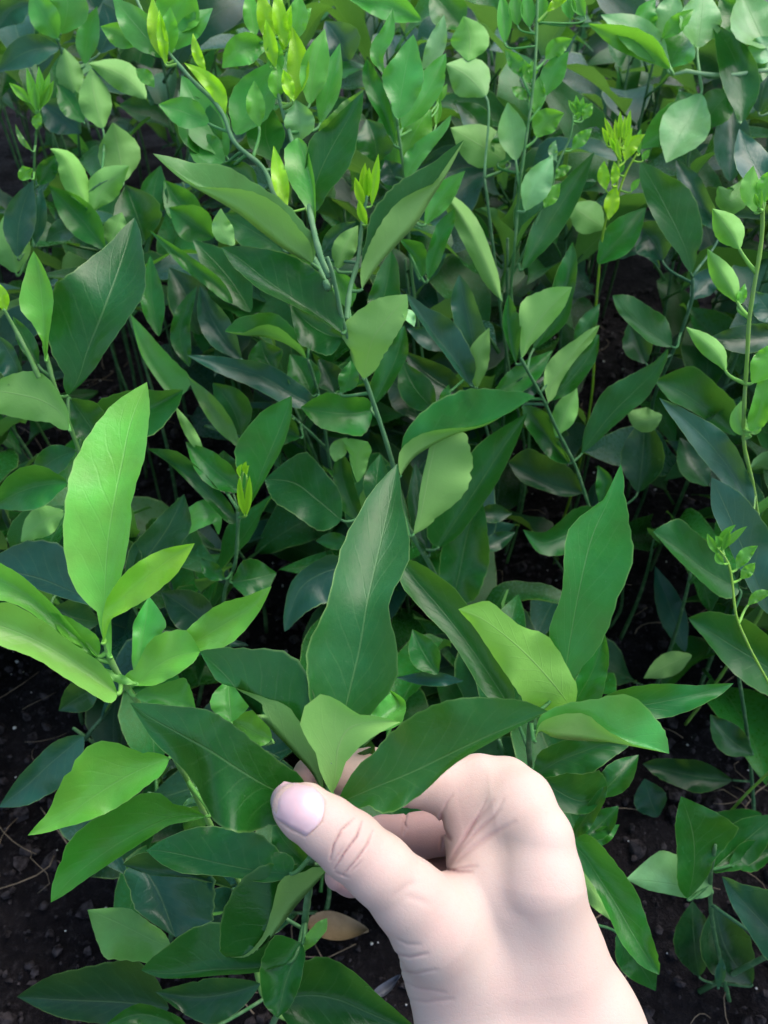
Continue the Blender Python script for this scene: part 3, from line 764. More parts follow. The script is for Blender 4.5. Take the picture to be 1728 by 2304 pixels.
p = Plant('dark seedling in the bottom right corner, one leaf showing its pale green underside',
          [[(1660, 2330, 50), (1620, 2160, 45), (1600, 2050, 41.5), (1600, 1960, 39), (1610, 1900, 38)]], (0.05, 0.13, 0.05), 0.14, 0.10)
H, S, B = p.H, p.S, p.B
H('LR', 'dk', (39, 37.5), '1160,1165 1200,960 1190,760 1118,530', '1090,1000 1078,720', '1320,930 1490,735', z=(.2, .3))
H('LR', 'pl+', (39.5, 39), '1310,1130 1100,1085 930,1060 775,1045', '1150,1165 930,1120', '1200,930 1000,860', z=(-.2, -.2))
H('LR', 'bd', (38, 37), '1850,1560 1640,1330 1500,1180 1372,1028', '1640,1540 1450,1240', '1680,1110 1480,1070')
S('LR', 'dk', (39, 40), 280, '1300,1000 1500,820 1720,640')
S('LR', 'dk', (39, 40), 200, '1420,960 1560,900 1720,870')
S('LR', 'dd', (46, 46), 330, '1560,1700 1400,1480 1330,1200')
S('LR', 'dd', (47, 47), 260, '1230,1650 1200,1450 1190,1180')
S('LR', 'bd', (44, 43), 70, '1350,1720 1365,1620 1370,1530')

# ---- top right nodding shoot
p = Plant('pale shoot bent sideways across the top right corner with hanging light green leaves',
          [[(1900, 330, 62), (1800, 200, 50), (1725, 158, 48), (1640, 170, 48), (1580, 166, 48), (1540, 160, 48), (1515, 168, 48)]], (0.26, 0.42, 0.20), 0.13, 0.11)
H, S, B = p.H, p.S, p.B
S('TR', 'gl', (47.5, 46.5), 181, '1050,430 890,290 720,225 538,148')
S('TR', 'pl', (48, 47.5), 219, '1040,410 860,220 618,92')
S('TR', 'lt', (48.5, 48), 146, '960,210 900,110 960,-10')
S('TR', 'pl', (48.3, 48), 183, '1000,240 1040,110 1090,-60')
S('TR', 'gl', (47.5, 47), 113, '1000,240 1090,150 1198,55')
S('TR', 'pl', (48, 48), 268, '1220,300 1240,130 1260,-70')
S('TR', 'lt', (48.8, 49), 244, '1040,420 1120,270 1200,190')
S('TR', 'bd', (49.5, 49.5), 256, '1440,465 1300,360 1160,310')
S('TR', 'dk', (47.6, 48), 244, '1490,765 1500,560 1440,340 1310,135', a=(.2, .4))
S('TR', 'pl', (48, 48), 305, '1650,300 1570,130 1490,-60')
S('TR', 'pl', (48, 48), 170, '1530,375 1620,310 1720,230')
S('TR', 'md', (50, 50), 231, '1530,230 1440,100 1360,-20')
S('TR', 'pl', (49, 48), 305, '1245,580 1175,730 1090,870 1026,1014', pt='1250,500')
S('TR', 'lt', (49.7, 49.5), 219, '1235,610 1080,750 970,840 860,928', pt='1250,500')
S('TR', 'md', (50, 50), 219, '1440,555 1350,650 1230,815', a=(.5, .2))
S('TR', 'bd', (51, 52), 244, '1420,1130 1440,900 1420,600')
S('TR', 'bd', (51, 51), 195, '1600,700 1640,520 1700,400')
S('TR', 'md', (49.5, 49.5), 195, '1460,500 1560,440 1700,430')

# ---- tall thin stem upper right
p = Plant('tall thin green stem in the upper right with narrow upright leaves up its length',
          [[(1190, 1000, 62), (1165, 760, 53), (1150, 640, 50), (1155, 593, 49), (1168, 434, 47), (1182, 325, 46), (1195, 235, 45.5), (1204, 145, 45), (1208, 54, 45), (1210, -30, 45)],
           [(1152, 620, 49.6), (1182, 560, 48.6), (1211, 488, 47.8), (1240, 427, 47.2), (1254, 372, 46.8), (1283, 307, 46.3), (1290, 262, 46)]], (0.075, 0.20, 0.06), 0.12, 0.08)
H, S, B = p.H, p.S, p.B
S('TR', 'lt', (45.8, 45.3), 146, '275,595 320,460 420,320', pt='200,755')
S('TR', 'gl', (45.3, 45), 113, '278,370 350,290 445,242', pt='222,435')
S('TR', 'gl', (46, 45.5), 165, '220,855 285,750 392,705', pt='170,950')
S('TR', 'pl', (46.6, 46), 183, '90,1000 70,830 40,635', pt='100,1165')
S('TR', 'lt', (45.8, 45.6), 103, '130,480 90,390 20,308', pt='165,600')
S('TR', 'gl', (46, 45.8), 75, '160,620 120,580 60,543')
S('TR', 'yl', (45, 44.6), 59, '285,75 340,20 430,-20', pt='230,150')
B('TR', 'lt', (45.5, 45.2), 94, '20,270 20,120 0,-50', '100,160 90,60 90,-60', '175,170 165,60 160,-60', '250,140 250,50 260,-50', '430,120 420,40 400,-60', '520,100 480,30 480,-60')
S('TR', 'pl', (47, 46.6), 183, '148,1310 220,1150 320,965')
S('TR', 'dk', (48, 48), 183, '130,1680 290,1400 430,1180 580,942', a=(.2, .9))
B('TR', 'gl', (46.4, 46), 37, '470,720 440,660 415,620', '460,710 470,650 465,590', '475,710 500,650 510,600', '480,700 450,640 430,640', '490,730 490,690 540,640', '465,760 470,720 500,700')
S('TR', 'gl', (46.4, 46), 67, '510,745 535,690 565,638', name='bud')
S('TR', 'gl', (46.8, 46.4), 82, '440,930 490,870 565,798', name='bud')
S('TR', 'gl', (47.4, 47), 97, '270,1290 320,1200 368,1140', name='bud')
S('TR', 'gl', (47, 46.8), 67, '340,1110 380,1060 440,1038', name='bud')
S('TR', 'pl', (46.8, 46.6), 61, '340,1000 320,940 340,870', name='bud')
S('TR', 'gl', (46, 45.6), 105, '210,700 225,580 240,470', name='bud')
S('TR', 'gl', (46, 45.8), 90, '175,520 150,430 145,370', name='bud')
S('TR', 'gl', (46, 45.8), 67, '190,480 195,420 185,380', name='bud')
S('TR', 'md', (48, 48), 195, '-20,1010 30,900 0,760')

p = Plant('bright lime shoot tip with a tuft of finger-like young leaves, upper right of centre',
          [[(1330, 900, 62), (1345, 640, 53), (1363, 495, 49.5), (1388, 416, 48), (1392, 344, 47), (1396, 307, 46.6)],
           [(1385, 470, 49), (1408, 390, 48.4), (1434, 345, 48)]], (0.24, 0.42, 0.03), 0.11, 0.07)
S, B = p.S, p.B
B('TR', 'yl', (46.7, 46.2), 35, '655,900 650,840 625,790', '760,880 765,800 770,720', '710,950 690,890 670,850', '770,930 790,860 815,790', '745,1000 725,930 720,860', '700,880 670,800 640,728', '725,870 715,800 710,740', '740,870 740,780 740,688', '785,860 790,770 805,680', '735,930 700,870 690,800')
S('TR', 'yl', (47.5, 47), 91, '770,1000 810,900 895,835', name='bud')
S('TR', 'yl', (48, 47.6), 80, '650,1180 635,1080 640,1000', name='bud')
S('TR', 'yl', (47.6, 47.2), 59, '690,1150 710,1080 700,1000', name='bud')
S('TR', 'yl', (48.5, 48), 97, '670,1360 690,1250 715,1150', name='bud')
B('TR', 'gl', (48.2, 48), 43, '810,1190 830,1150 865,1110', '860,960 850,890 870,800', '880,1000 900,960 925,930', '735,1080 745,1040 760,1000')
S('TR', 'md', (51, 51), 219, '640,1420 520,1340 420,1270', und=1)

# ---- top centre
p = Plant('shoot with a fan of five pale upright leaves, top centre, right of lime tips',
          [[(960, 900, 60), (925, 600, 50), (909, 390, 44), (898, 307, 42.6), (891, 253, 42)]], (0.12, 0.26, 0.09), 0.11, 0.08)
H, S, B = p.H, p.S, p.B
H('TC', 'lt', (42, 41.5), '1090,740 1105,640 1130,500 1155,360 1190,213', '1055,650 992,480 1080,345', '1190,650 1255,500 1228,340', z=(.2, .3))
H('TC', 'lt', (43, 43), '1120,800 1170,730 1260,600 1330,470 1392,330', '1120,680 1180,530 1280,410', '1270,705 1370,560 1388,440')
H('TC', 'md', (42.8, 42.5), '1070,900 1040,780 980,640 920,500 902,365', '1000,770 900,590 872,460', '1062,740 1020,560 955,440')
S('TC', 'lt', (42.5, 42), 103, '1015,460 960,340 1030,200 1060,45')
S('TC', 'pl', (43.5, 43), 122, '1240,430 1305,340 1350,220 1380,92')
H('TC', 'lt', (43.6, 42.5), '1140,1120 1180,1020 1260,910 1350,820 1425,712', '1140,950 1225,870 1335,795', '1210,1060 1310,925 1400,805', z=(-.2, .2))
S('TC', 'gl', (44, 44), 226, '1130,980 1200,820 1300,680')
S('TC', 'bd', (45, 45), 170, '1100,1160 1060,1080 1015,995')
S('TC', 'dk', (46, 46), 256, '960,1010 950,880 900,740')
S('TC', 'lt', (45.5, 45), 146, '1265,1395 1345,1250 1512,1062')
H('TC', 'md', (46, 45), '1280,1740 1310,1600 1370,1450 1445,1295', '1275,1570 1330,1400', '1365,1610 1445,1400', z=(.2, .4))
H('MC', 'md', (47, 46), '1240,340 1230,240 1170,160 1100,100', '1195,240 1130,150', '1295,250 1250,130', z=(.1, .3))
B('TC', 'gl', (46, 46), 48, '1330,780 1345,680 1350,600', '1340,640 1380,560 1400,520', '1345,650 1350,570 1360,520')

p = Plant('seedling right of the centre shoots with large pale undersides turned to the viewer',
          [[(1180, 1010, 64), (1150, 860, 57), (1125, 690, 52), (1110, 560, 49), (1090, 400, 47)]], (0.06, 0.15, 0.06), 0.12, 0.09)
H, S, B = p.H, p.S, p.B
H('TC', 'un+', (48, 46), '1730,1860 1660,1680 1560,1470 1440,1280 1338,1165', '1700,1650 1590,1370 1450,1225', '1590,1690 1440,1400 1350,1230', z=(-.3, -.3))
S('TC', 'un', (48, 47), 268, '1780,1010 1580,890 1420,795', und=1)
S('TC', 'pl', (47, 47), 268, '1640,600 1520,470 1390,400', und=1)
S('TC', 'lt', (47.5, 47), 244, '1530,380 1540,230 1500,100', und=1)
S('TC', 'lt', (49, 49), 183, '1240,130 1040,40 780,-10')
S('TC', 'md', (49, 49), 244, '1500,180 1400,60 1290,-60')
S('TC', 'dk', (49, 49), 183, '1640,900 1560,720 1450,640')
S('TC', 'bd', (50, 50), 268, '790,380 720,240 640,130')

p = Plant('seedling with blue-green pointed leaves to the right of the cupped leaf in the centre',
          [[(1110, 1060, 60), (1090, 950, 54), (1062, 865, 50), (1057, 800, 47.5)]], (0.05, 0.13, 0.06), 0.13, 0.09)
H, S, B = p.H, p.S, p.B
H('MC', 'bd', (47, 45.5), '1570,830 1545,660 1505,490 1473,322', '1440,640 1420,500', '1640,680 1560,440')
H('MC', 'bd', (46.5, 44), '1540,1010 1450,860 1330,710 1230,565 1143,440', '1430,890 1290,700 1190,560', '1560,830 1440,620 1270,530', z=(.7, .1), n=22)
S('MC', 'bd', (47, 47), 130, '1400,800 1270,715 1148,662')
S('MC', 'un', (47, 45.5), 140, '1585,1030 1590,860 1662,655', und=1)
H('MC', 'dd', (51, 51), '1500,1080 1300,960 1125,800', '1270,1110', '1400,900')
S('MC', 'dk', (49, 50), 210, '1330,1180 1180,1000 1120,860')
S('MC', 'lt', (47, 46.5), 60, '1350,1110 1390,1070 1410,1010')
S('MC', 'dd', (50, 51), 240, '1220,1240 1140,1060 1000,960')

# ---- left of the central stem
p = Plant('seedling between the bare soil and the central stem with narrow folded blue-green leaves',
          [[(760, 1150, 60), (740, 1030, 54), (717, 890, 49.5), (692, 807, 47)],
           [(735, 1010, 53.5), (700, 975, 52), (650, 930, 51)]], (0.06, 0.16, 0.07), 0.15, 0.10)
H, S, B = p.H, p.S, p.B
H('MC', 'md', (47, 46), '520,850 400,760 260,715 130,705 15,680', '450,735 290,635 130,690', '430,650 300,560 110,590', z=([1, 1, .2], .3))
H('MC', 'bd', (48, 47), '580,1150 420,1060 250,960 50,900 -222,825', '380,1130 190,1030 0,950', '480,1000 290,885 60,845', z=(.6, .1))
S('ML', 'un', (49, 48), 120, '1500,1410 1380,1240 1270,1090 1162,955')
H('ML', 'dk', (49.5, 49), '1180,900 1120,720 1155,540 1225,395', '1058,720 1090,550', '1185,700 1205,520', z=(.2, .4))
S('ML', 'bd', (50, 49), 190, '1500,850 1370,690 1290,540 1245,395')
H('ML', 'lt', (50, 49), '1100,1090 980,930 880,760 812,572', '990,1000 880,830', '1170,940 980,750', z=(.1, .4), wave=.05)
S('ML', 'md', (50, 50), 150, '990,710 950,500 935,205')
H('ML', 'md', (49, 48), '1450,500 1300,350 1120,210 930,50', '1330,440 1140,290', '1350,330 1170,200', z=(.1, .3))
S('ML', 'dk', (50, 50), 240, '1560,560 1430,350 1200,110')
S('ML', 'dd', (52, 52), 260, '1240,700 1180,500 1050,280')
S('MC', 'dk', (50, 50), 230, '330,930 260,820 240,730')
S('MC', 'dk', (49, 49), 210, '560,1080 500,940 420,820')
S('MC', 'dk', (51, 51), 230, '120,1330 60,1150 -60,1000')
S('MC', 'dk', (50, 50), 190, '480,1340 350,1290 240,1310')
S('MC', 'dd', (51, 51), 180, '700,1060 660,960 600,850')
S('MC', 'md', (48, 48), 160, '560,330 450,250 300,190')

# ---- upper left
p = Plant('thin bud-tipped shoot rising out of the dark gap at the upper left',
          [[(60, 900, 66), (62, 620, 56), (76, 452, 51), (78, 350, 48.5), (84, 270, 47), (86, 235, 46.6)]], (0.09, 0.22, 0.06), 0.11, 0.06)
S, B = p.S, p.B
B('TL', 'lm', (46.6, 46), 60, '220,690 200,560 165,420', '230,690 215,600 215,520', '235,680 250,540 240,410', '240,680 290,590 335,500', '245,690 280,560 310,450', '185,640 120,570 55,515')
S('TL', 'un', (47.5, 47), 36, '200,940 130,860 95,770', name='bud')
S('TL', 'lm', (47, 46.6), 67, '225,800 230,750 250,700', name='bud')
S('TL', 'gl', (48.5, 48), 105, '190,1110 160,1080 140,1030', name='bud')
S('TL', 'bd', (50, 49), 207, '110,1600 120,1380 205,1120')
S('TL', 'bd', (50, 49.5), 109, '220,1520 240,1350 260,1170')
S('TL', 'dk', (50, 50), 134, '240,1150 300,1050 350,960')
S('TL', 'md', (51, 51), 244, '100,1700 60,1500 20,1350', und=1)

p = Plant('seedling left of the silvery leaf with a bent yellow-green leaf and cupped undersides',
          [[(245, 760, 64), (232, 600, 57), (205, 500, 53), (197, 440, 51), (260, 400, 50)]], (0.06, 0.16, 0.06), 0.12, 0.08)
S, B = p.S, p.B
S('TL', 'gl', (50.5, 49), 165, '540,1290 460,1110 380,960 310,925', und=1)
S('TL', 'lt', (50.5, 49.5), 207, '575,1310 640,1170 805,1030', und=1)
S('TL', 'dk', (52, 51), 268, '770,1130 740,950 700,762', und=1)
S('TL', 'md', (51, 50.5), 207, '650,1550 520,1380 305,1155')
S('TL', 'md', (52, 52), 207, '640,800 590,620 565,425', und=1)
S('TL', 'un', (52, 51.5), 183, '910,615 760,470 550,395', und=1)
S('TL', 'dk', (52, 52), 146, '500,1440 400,1430 285,1505')
S('TL', 'md', (51, 51), 158, '680,1520 720,1420 760,1320', und=1)
S('TL', 'dk', (53, 53), 317, '900,1500 850,1330 780,1150')
S('TL', 'md', (53, 53), 207, '1250,1420 1130,1280 1020,1120')
S('TL', 'dk', (53, 53), 183, '960,1380 960,1180 1000,1030')
S('TL', 'md', (52, 52), 231, '1330,1480 1200,1390 1050,1290')

p = Plant('seedling in the top left corner with broad dull blue-green leaves',
          [[(190, 420, 70), (165, 230, 61), (140, 120, 58), (112, 40, 56), (100, -30, 55)]], (0.07, 0.16, 0.08), 0.13, 0.09)
S, B = p.S, p.B
S('TL', 'lt', (56, 55), 183, '360,240 280,110 190,-60')
S('TL', 'lt', (56, 55), 268, '380,210 420,60 400,-120')
S('TL', 'lt', (58, 57), 146, '530,400 545,230 605,40')
S('TL', 'bd', (60, 60), 207, '370,300 200,310 -20,450')
S('TL', 'bd', (60, 60), 207, '200,20 80,60 -10,180')
S('TL', 'bd', (60, 60), 244, '260,640 380,720 505,830')
S('TL', 'md', (58, 58), 170, '470,600 430,450 400,300', und=1)
S('TL', 'md', (58, 58), 158, '520,760 440,640 350,520')
S('TL', 'bd', (61, 61), 292, '600,60 560,-20 620,-150')
S('TL', 'bd', (60, 60), 219, '620,330 680,150 640,20')
# ------------------------------------------------------------------ build the traced seedlings
def ground_foot(w, lean=0.25):
    """carry a stem on down to the soil"""
    q = np.array(w, float)
    return np.array([q[0] * (1 + 0.02 * lean), q[1] + q[2] * 0.06, -0.004])

def build_plant(pl, idx):
    stems = [to_world(cam_pts(s[:, 0], s[:, 1], s[:, 2])) for s in pl.stems]
    s0 = stems[0]
    ft = ground_foot(s0[0])
    if s0[0][2] > 0.01: stems[0] = s0 = np.vstack([ft, 0.5 * (ft + s0[0]) + [0.004, 0, 0], s0])
    root = bpy.data.objects.new('citrus_seedling', None)
    COL.objects.link(root)
    root.empty_display_size = 0.02
    root.location = tuple(ft)
    tag(root, pl.label, 'seedling', 'citrus seedlings in the nursery bed')
    r = np.random.default_rng(idx + 500)
    samples = []
    for k, s in enumerate(stems):
        T = np.concatenate([[0], np.cumsum(np.linalg.norm(np.diff(s, axis=0), axis=1))]); T /= T[-1]
        ts = np.linspace(0, 1, 70)
        q = crom(s, T, ts)
        q = np.where(np.isfinite(q), q, 0)
        rr = (pl.r0 + (pl.r1 - pl.r0) * ts) * 0.01 * (1.0 if k == 0 else 0.75)
        arc = ts * np.linalg.norm(np.diff(s, axis=0), axis=1).sum() / 0.017
        rr = rr * (1 + 0.20 * np.exp(-(((arc + 0.3 * k) % 1.0 - 0.5) / 0.16) ** 2))
        rr[-1] *= 0.7
        V, F = tube_geo(q - ft, rr, 9)
        link('stem', mesh_from('stem', V, F, M_STEM), root, color=pl.col)
        samples.append(q)
        mark(q)
    SP = np.vstack(samples)
    for kind, (V, F, U, mid), pt, pet, sc in pl.leaves:
        c = np.array(KIND[kind.rstrip('+')]) * r.uniform(0.88, 1.14) * np.array([r.uniform(0.92, 1.1), 1, r.uniform(0.9, 1.1)])
        W = V
        base = to_world(cam_pts(mid[0, 0], mid[0, 1], mid[0, 2]))
        nxt = to_world(cam_pts(mid[2, 0], mid[2, 1], mid[2, 2]))
        mark(W)
        if sc < 1: nm = 'bud'
        else: nm = 'leaf'
        FF, UU, PG = F, U, None
        if pet:
            dd = np.linalg.norm(SP - base, axis=1)
            if pt is not None:
                px, py, _ = to_pix(SP)
                j = int(np.argmin(np.hypot(px - pt[0], py - pt[1])))
            else:
                cost = dd + 1.2 * np.clip(SP[:, 2] - base[2], 0, None)
                j = int(np.argmin(cost))
            if 0.001 < dd[j] < 0.06:
                e = SP[j]
                t = base - nxt; t /= np.linalg.norm(t) + 1e-9
                L = dd[j]
                x = np.linspace(0, 1, 9)[:, None]
                c1 = base + t * min(0.3 * L, 0.008); c2 = e + (base - e) * 0.4 + np.array([0, 0, -0.04 * L])
                q = (1 - x)**3 * (base + (nxt - base) * 0.15) + 3 * (1 - x)**2 * x * c1 + 3 * (1 - x) * x**2 * c2 + x**3 * e
                PG = tube_geo(q - base, np.linspace(0.0007, 0.0010, 9) * (1.0 if sc == 1 else 0.7), 6)
        me = mesh_from(nm, W - base, FF, M_LEAF, uvs=UU)
        lo = link(nm, me, root, tuple(base - ft), c, 1.5 if kind.endswith('+') else 1.0)
        if PG is not None: link('leaf_stalk', mesh_from('leaf_stalk', PG[0], PG[1], M_STEM), lo, color=0.6 * np.array(pl.col) + 0.5 * c)
    return root

for i, pl in enumerate(PLANTS): build_plant(pl, i)
# ------------------------------------------------------------------ the hand: one continuous skin grown round its bones
HK = 1.659
def hp(x, y, d):
    """hand-crop pixel + depth (cm) -> camera space in cm"""
    return cam_pts(500 + x / HK, 1600 + y / HK, d) * 100.0

BONES = []           # (p0, r0, p1, r1, blend)
def chain(pts, kb=0.25):
    q = [(hp(x, y, d), r) for x, y, d, r in pts]
    for (a, ra), (b_, rb) in zip(q[:-1], q[1:]): BONES.append((a, ra, b_, rb, kb))
# forearm and back of the hand
chain([(862, 925, 25.0, 1.72), (985, 1250, 24.8, 1.95), (1330, 2050, 24, 2.35)], 0.9)
chain([(1205, 880, 25.2, 1.70), (1335, 1180, 25.0, 1.85), (1720, 2050, 24, 2.25)], 0.9)
chain([(1030, 900, 25.3, 1.8), (1160, 1230, 25.0, 2.05), (1520, 2050, 24, 2.4)], 0.9)
chain([(1186, 480, 24.7, 0.96), (1180, 640, 24.45, 1.24), (1200, 880, 25.0, 1.65)], 0.9)      # index metacarpal
chain([(1085, 560, 25.5, 1.0), (1080, 720, 25.2, 1.45), (1040, 900, 25.3, 1.8)], 0.7)        # middle of the hand
chain([(955, 700, 24.6, 0.95), (1060, 640, 24.9, 1.1)], 0.5)                                   # web to the thumb
chain([(1200, 520, 27.2, 1.0), (1220, 900, 27.4, 1.5)], 0.7)                                   # far side knuckles
chain([(1180, 560, 28.8, 0.9), (1200, 900, 27.8, 1.3)], 0.7)
# thumb
chain([(700, 700, 23.5, 1.10), (800, 800, 23.9, 1.35), (900, 930, 24.7, 1.65)], 0.5)
chain([(585, 588, 23.15, 0.985), (700, 700, 23.5, 1.10)], 0.3)
chain([(478, 500, 23.05, 0.955), (585, 588, 23.15, 0.985)], 0.25)
chain([(395, 435, 23.0, 0.885), (478, 500, 23.05, 0.955)], 0.25)
chain([(300, 372, 23.05, 0.80), (395, 435, 23.0, 0.885)], 0.2)
chain([(262, 352, 23.15, 0.60), (300, 372, 23.05, 0.80)], 0.2)
# index finger: knuckle, first joint far away, then back across behind the leaf to the pinch
chain([(1186, 462, 24.8, 0.98), (1120, 335, 25.9, 0.97), (1060, 280, 26.6, 0.93)], 0.35)
chain([(1060, 280, 26.6, 0.93), (960, 262, 26.6, 0.86), (800, 275, 26.4, 0.86), (690, 262, 26.1, 0.80)], 0.25)
chain([(690, 262, 26.1, 0.80), (560, 228, 25.8, 0.76), (420, 225, 25.4, 0.70), (330, 238, 25.2, 0.58)], 0.2)
chain([(925, 395, 26.0, 0.60), (930, 500, 25.7, 0.62), (960, 620, 25.0, 0.80)], 0.9)
chain([(925, 395, 26.0, 0.60), (1040, 370, 25.7, 0.9)], 0.9)                                # pad of flesh under the first joint
# middle finger, curled inside the hand
chain([(1180, 520, 27.0, 1.0), (1060, 420, 29.3, 0.92)], 0.4)
chain([(1060, 420, 29.3, 0.92), (900, 440, 29.4, 0.86), (735, 465, 29.0, 0.82)], 0.2)
chain([(735, 465, 29.0, 0.82), (600, 470, 28.4, 0.74), (520, 480, 27.9, 0.62)], 0.15)
# ring finger
chain([(1180, 560, 28.6, 0.95), (1060, 560, 30.8, 0.88)], 0.4)
chain([(1060, 560, 30.8, 0.88), (900, 590, 30.2, 0.80), (740, 620, 29.2, 0.76)], 0.2)
chain([(740, 620, 29.2, 0.76), (600, 628, 28.0, 0.70), (480, 622, 27.0, 0.60), (432, 618, 26.7, 0.46)], 0.15)
# little finger
chain([(1180, 640, 29.6, 0.85), (1050, 690, 31.2, 0.75), (880, 700, 30.6, 0.68), (720, 690, 29.6, 0.58)], 0.25)

def sdf(Q, bones=None):
    """Q (n,3) camera-space cm -> signed distance with soft joins"""
    D = None
    for a, ra, b_, rb, kb in (bones or BONES):
        ab = b_ - a
        t = np.clip(((Q - a) @ ab) / (ab @ ab), 0, 1)
        d = np.linalg.norm(Q - (a + t[:, None] * ab), axis=1) - (ra + (rb - ra) * t)
        if D is None: D = d
        else:
            h = np.clip(0.5 + 0.5 * (D - d) / kb, 0, 1)
            D = D * (1 - h) + d * h - kb * h * (1 - h)
    return D.astype(np.float32)

# creases (hand-crop pixels): width and depth in cm, cut only into the side that faces up to the viewer
CREASE = [  # poly, sigma, depth, farthest camera distance
    ('204,402 255,442 312,466', .03, .035, 24.5), ('312,468 370,412 383,332 340,281', .03, .04, 24.5), ('338,281 285,266 235,260', .03, .03, 24.5),
    ('402,555 415,500 445,445 492,402', .027, .075, 24), ('418,590 455,530 500,470 520,412', .028, .090, 24),
    ('450,612 500,555 540,500 562,448', .027, .075, 24), ('420,600 445,612 470,620', .035, .03, 24.2),
    ('405,575 430,540 455,500', .035, .03, 24), ('480,600 520,560', .03, .025, 24),
    ('818,385 822,440 850,480', .06, .10, 27), ('822,378 836,345 862,312', .05, .03, 27), 
    ('838,582 880,510 935,425 1010,335', .075, .045, 27), ('845,590 920,520 1000,465 1090,415', .085, .04, 27), ('842,586 900,505 970,430 1040,370', .05, .022, 27), ('862,592 950,578', .05, .045, 26.5),
    ('830,590 880,600 930,600', .05, .07, 26), ('900,480 950,400 985,330', .04, .035, 27), ('930,470 1010,400 1050,330', .05, .03, 27),
    ('640,905 700,918 765,905', .05, .055, 26), ('655,965 720,978 800,965', .05, .045, 26), ('665,1000 720,1030 830,1050', .06, .03, 26),
    ('690,1075 760,1085 860,1075', .06, .03, 26), ('650,850 690,870 740,872', .05, .03, 26),
    ('690,690 740,705 770,720', .10, .02, 24.5), ('640,690 690,650 720,640', .10, .02, 24.5),
    ('690,360 680,420 675,460', .05, .08, 30), ('820,470 815,520', .05, .08, 30), ('670,400 690,440', .04, .05, 30),
]
CRP = []
for s, sg, dp, far in CREASE:
    a = np.array([[float(q) for q in w.split(',')] for w in s.split()])
    CRP.append((np.column_stack([(500 + a[:, 0] / HK - CX) / FPX, (CY - 1600 - a[:, 1] / HK) / FPX]), sg, dp, far))
def crease(Q, d0):
    """extra distance to add near the creases; also returns how much crease each point has"""
    uv = Q[:, :2] / Q[:, 2:3]
    add = np.zeros(len(Q), np.float32)
    for a, sg, dp, far in CRP:
        ok = (Q[:, 2] < far) & (np.abs(d0) < 0.6)
        if not ok.any(): continue
        p = uv[ok]; m = np.full(len(p), 9.0); tt = np.zeros(len(p))
        n = len(a) - 1
        for i in range(n):
            e = a[i + 1] - a[i]
            t = np.clip(((p - a[i]) @ e) / (e @ e), 0, 1)
            w = np.linalg.norm(p - a[i] - t[:, None] * e, axis=1)
            b_ = w < m
            m[b_] = w[b_]; tt[b_] = (i + t[b_]) / n
        m *= Q[ok, 2]
        add[ok] += dp * np.exp(-(m / sg) ** 2) * np.sin(np.pi * np.clip(tt * 0.9 + 0.05, 0, 1)) ** 0.5
    return add

def surface_nets(F, org, h):
    nx, ny, nz = F.shape
    S = F < 0
    c = [S[i:nx - 1 + i, j:ny - 1 + j, k:nz - 1 + k] for i in (0, 1) for j in (0, 1) for k in (0, 1)]
    cnt = sum(q.astype(np.int8) for q in c)
    act = (cnt > 0) & (cnt < 8)
    I = np.argwhere(act)
    idx = np.full(act.shape, -1, np.int32); idx[act] = np.arange(len(I))
    acc = np.zeros((len(I), 3)); num = np.zeros(len(I))
    cor = np.array([(i, j, k) for i in (0, 1) for j in (0, 1) for k in (0, 1)])
    fv = np.stack([F[I[:, 0] + a, I[:, 1] + b_, I[:, 2] + d] for a, b_, d in cor], 1)
    for e0 in range(8):
        for e1 in range(e0 + 1, 8):
            if np.abs(cor[e0] - cor[e1]).sum() != 1: continue
            f0, f1 = fv[:, e0], fv[:, e1]
            x = (f0 < 0) != (f1 < 0)
            t = f0[x] / (f0[x] - f1[x])
            acc[x] += cor[e0] + (cor[e1] - cor[e0]) * t[:, None]
            num[x] += 1
    V = org + h * (I + acc / num[:, None])
    faces = []
    for ax in range(3):
        sl0 = [slice(None)] * 3; sl1 = [slice(None)] * 3
        sl0[ax] = slice(0, -1); sl1[ax] = slice(1, None)
        A, Bq = S[tuple(sl0)], S[tuple(sl1)]
        E = np.argwhere(A != Bq)
        o1, o2 = [(1, 2), (2, 0), (0, 1)][ax]
        E = E[(E[:, o1] > 0) & (E[:, o2] > 0)]
        ok = (E[:, o1] < idx.shape[o1]) & (E[:, o2] < idx.shape[o2]) & (E[:, ax] < idx.shape[ax])
        E = E[ok]
        def at(d1, d2):
            q = E.copy(); q[:, o1] += d1; q[:, o2] += d2
            return idx[q[:, 0], q[:, 1], q[:, 2]]
        f = np.stack([at(-1, -1), at(0, -1), at(0, 0), at(-1, 0)], 1)
        flip = ~A[E[:, 0], E[:, 1], E[:, 2]]
        f[flip] = f[flip][:, ::-1]
        faces.append(f[(f >= 0).all(1)])
    return V, np.vstack(faces)

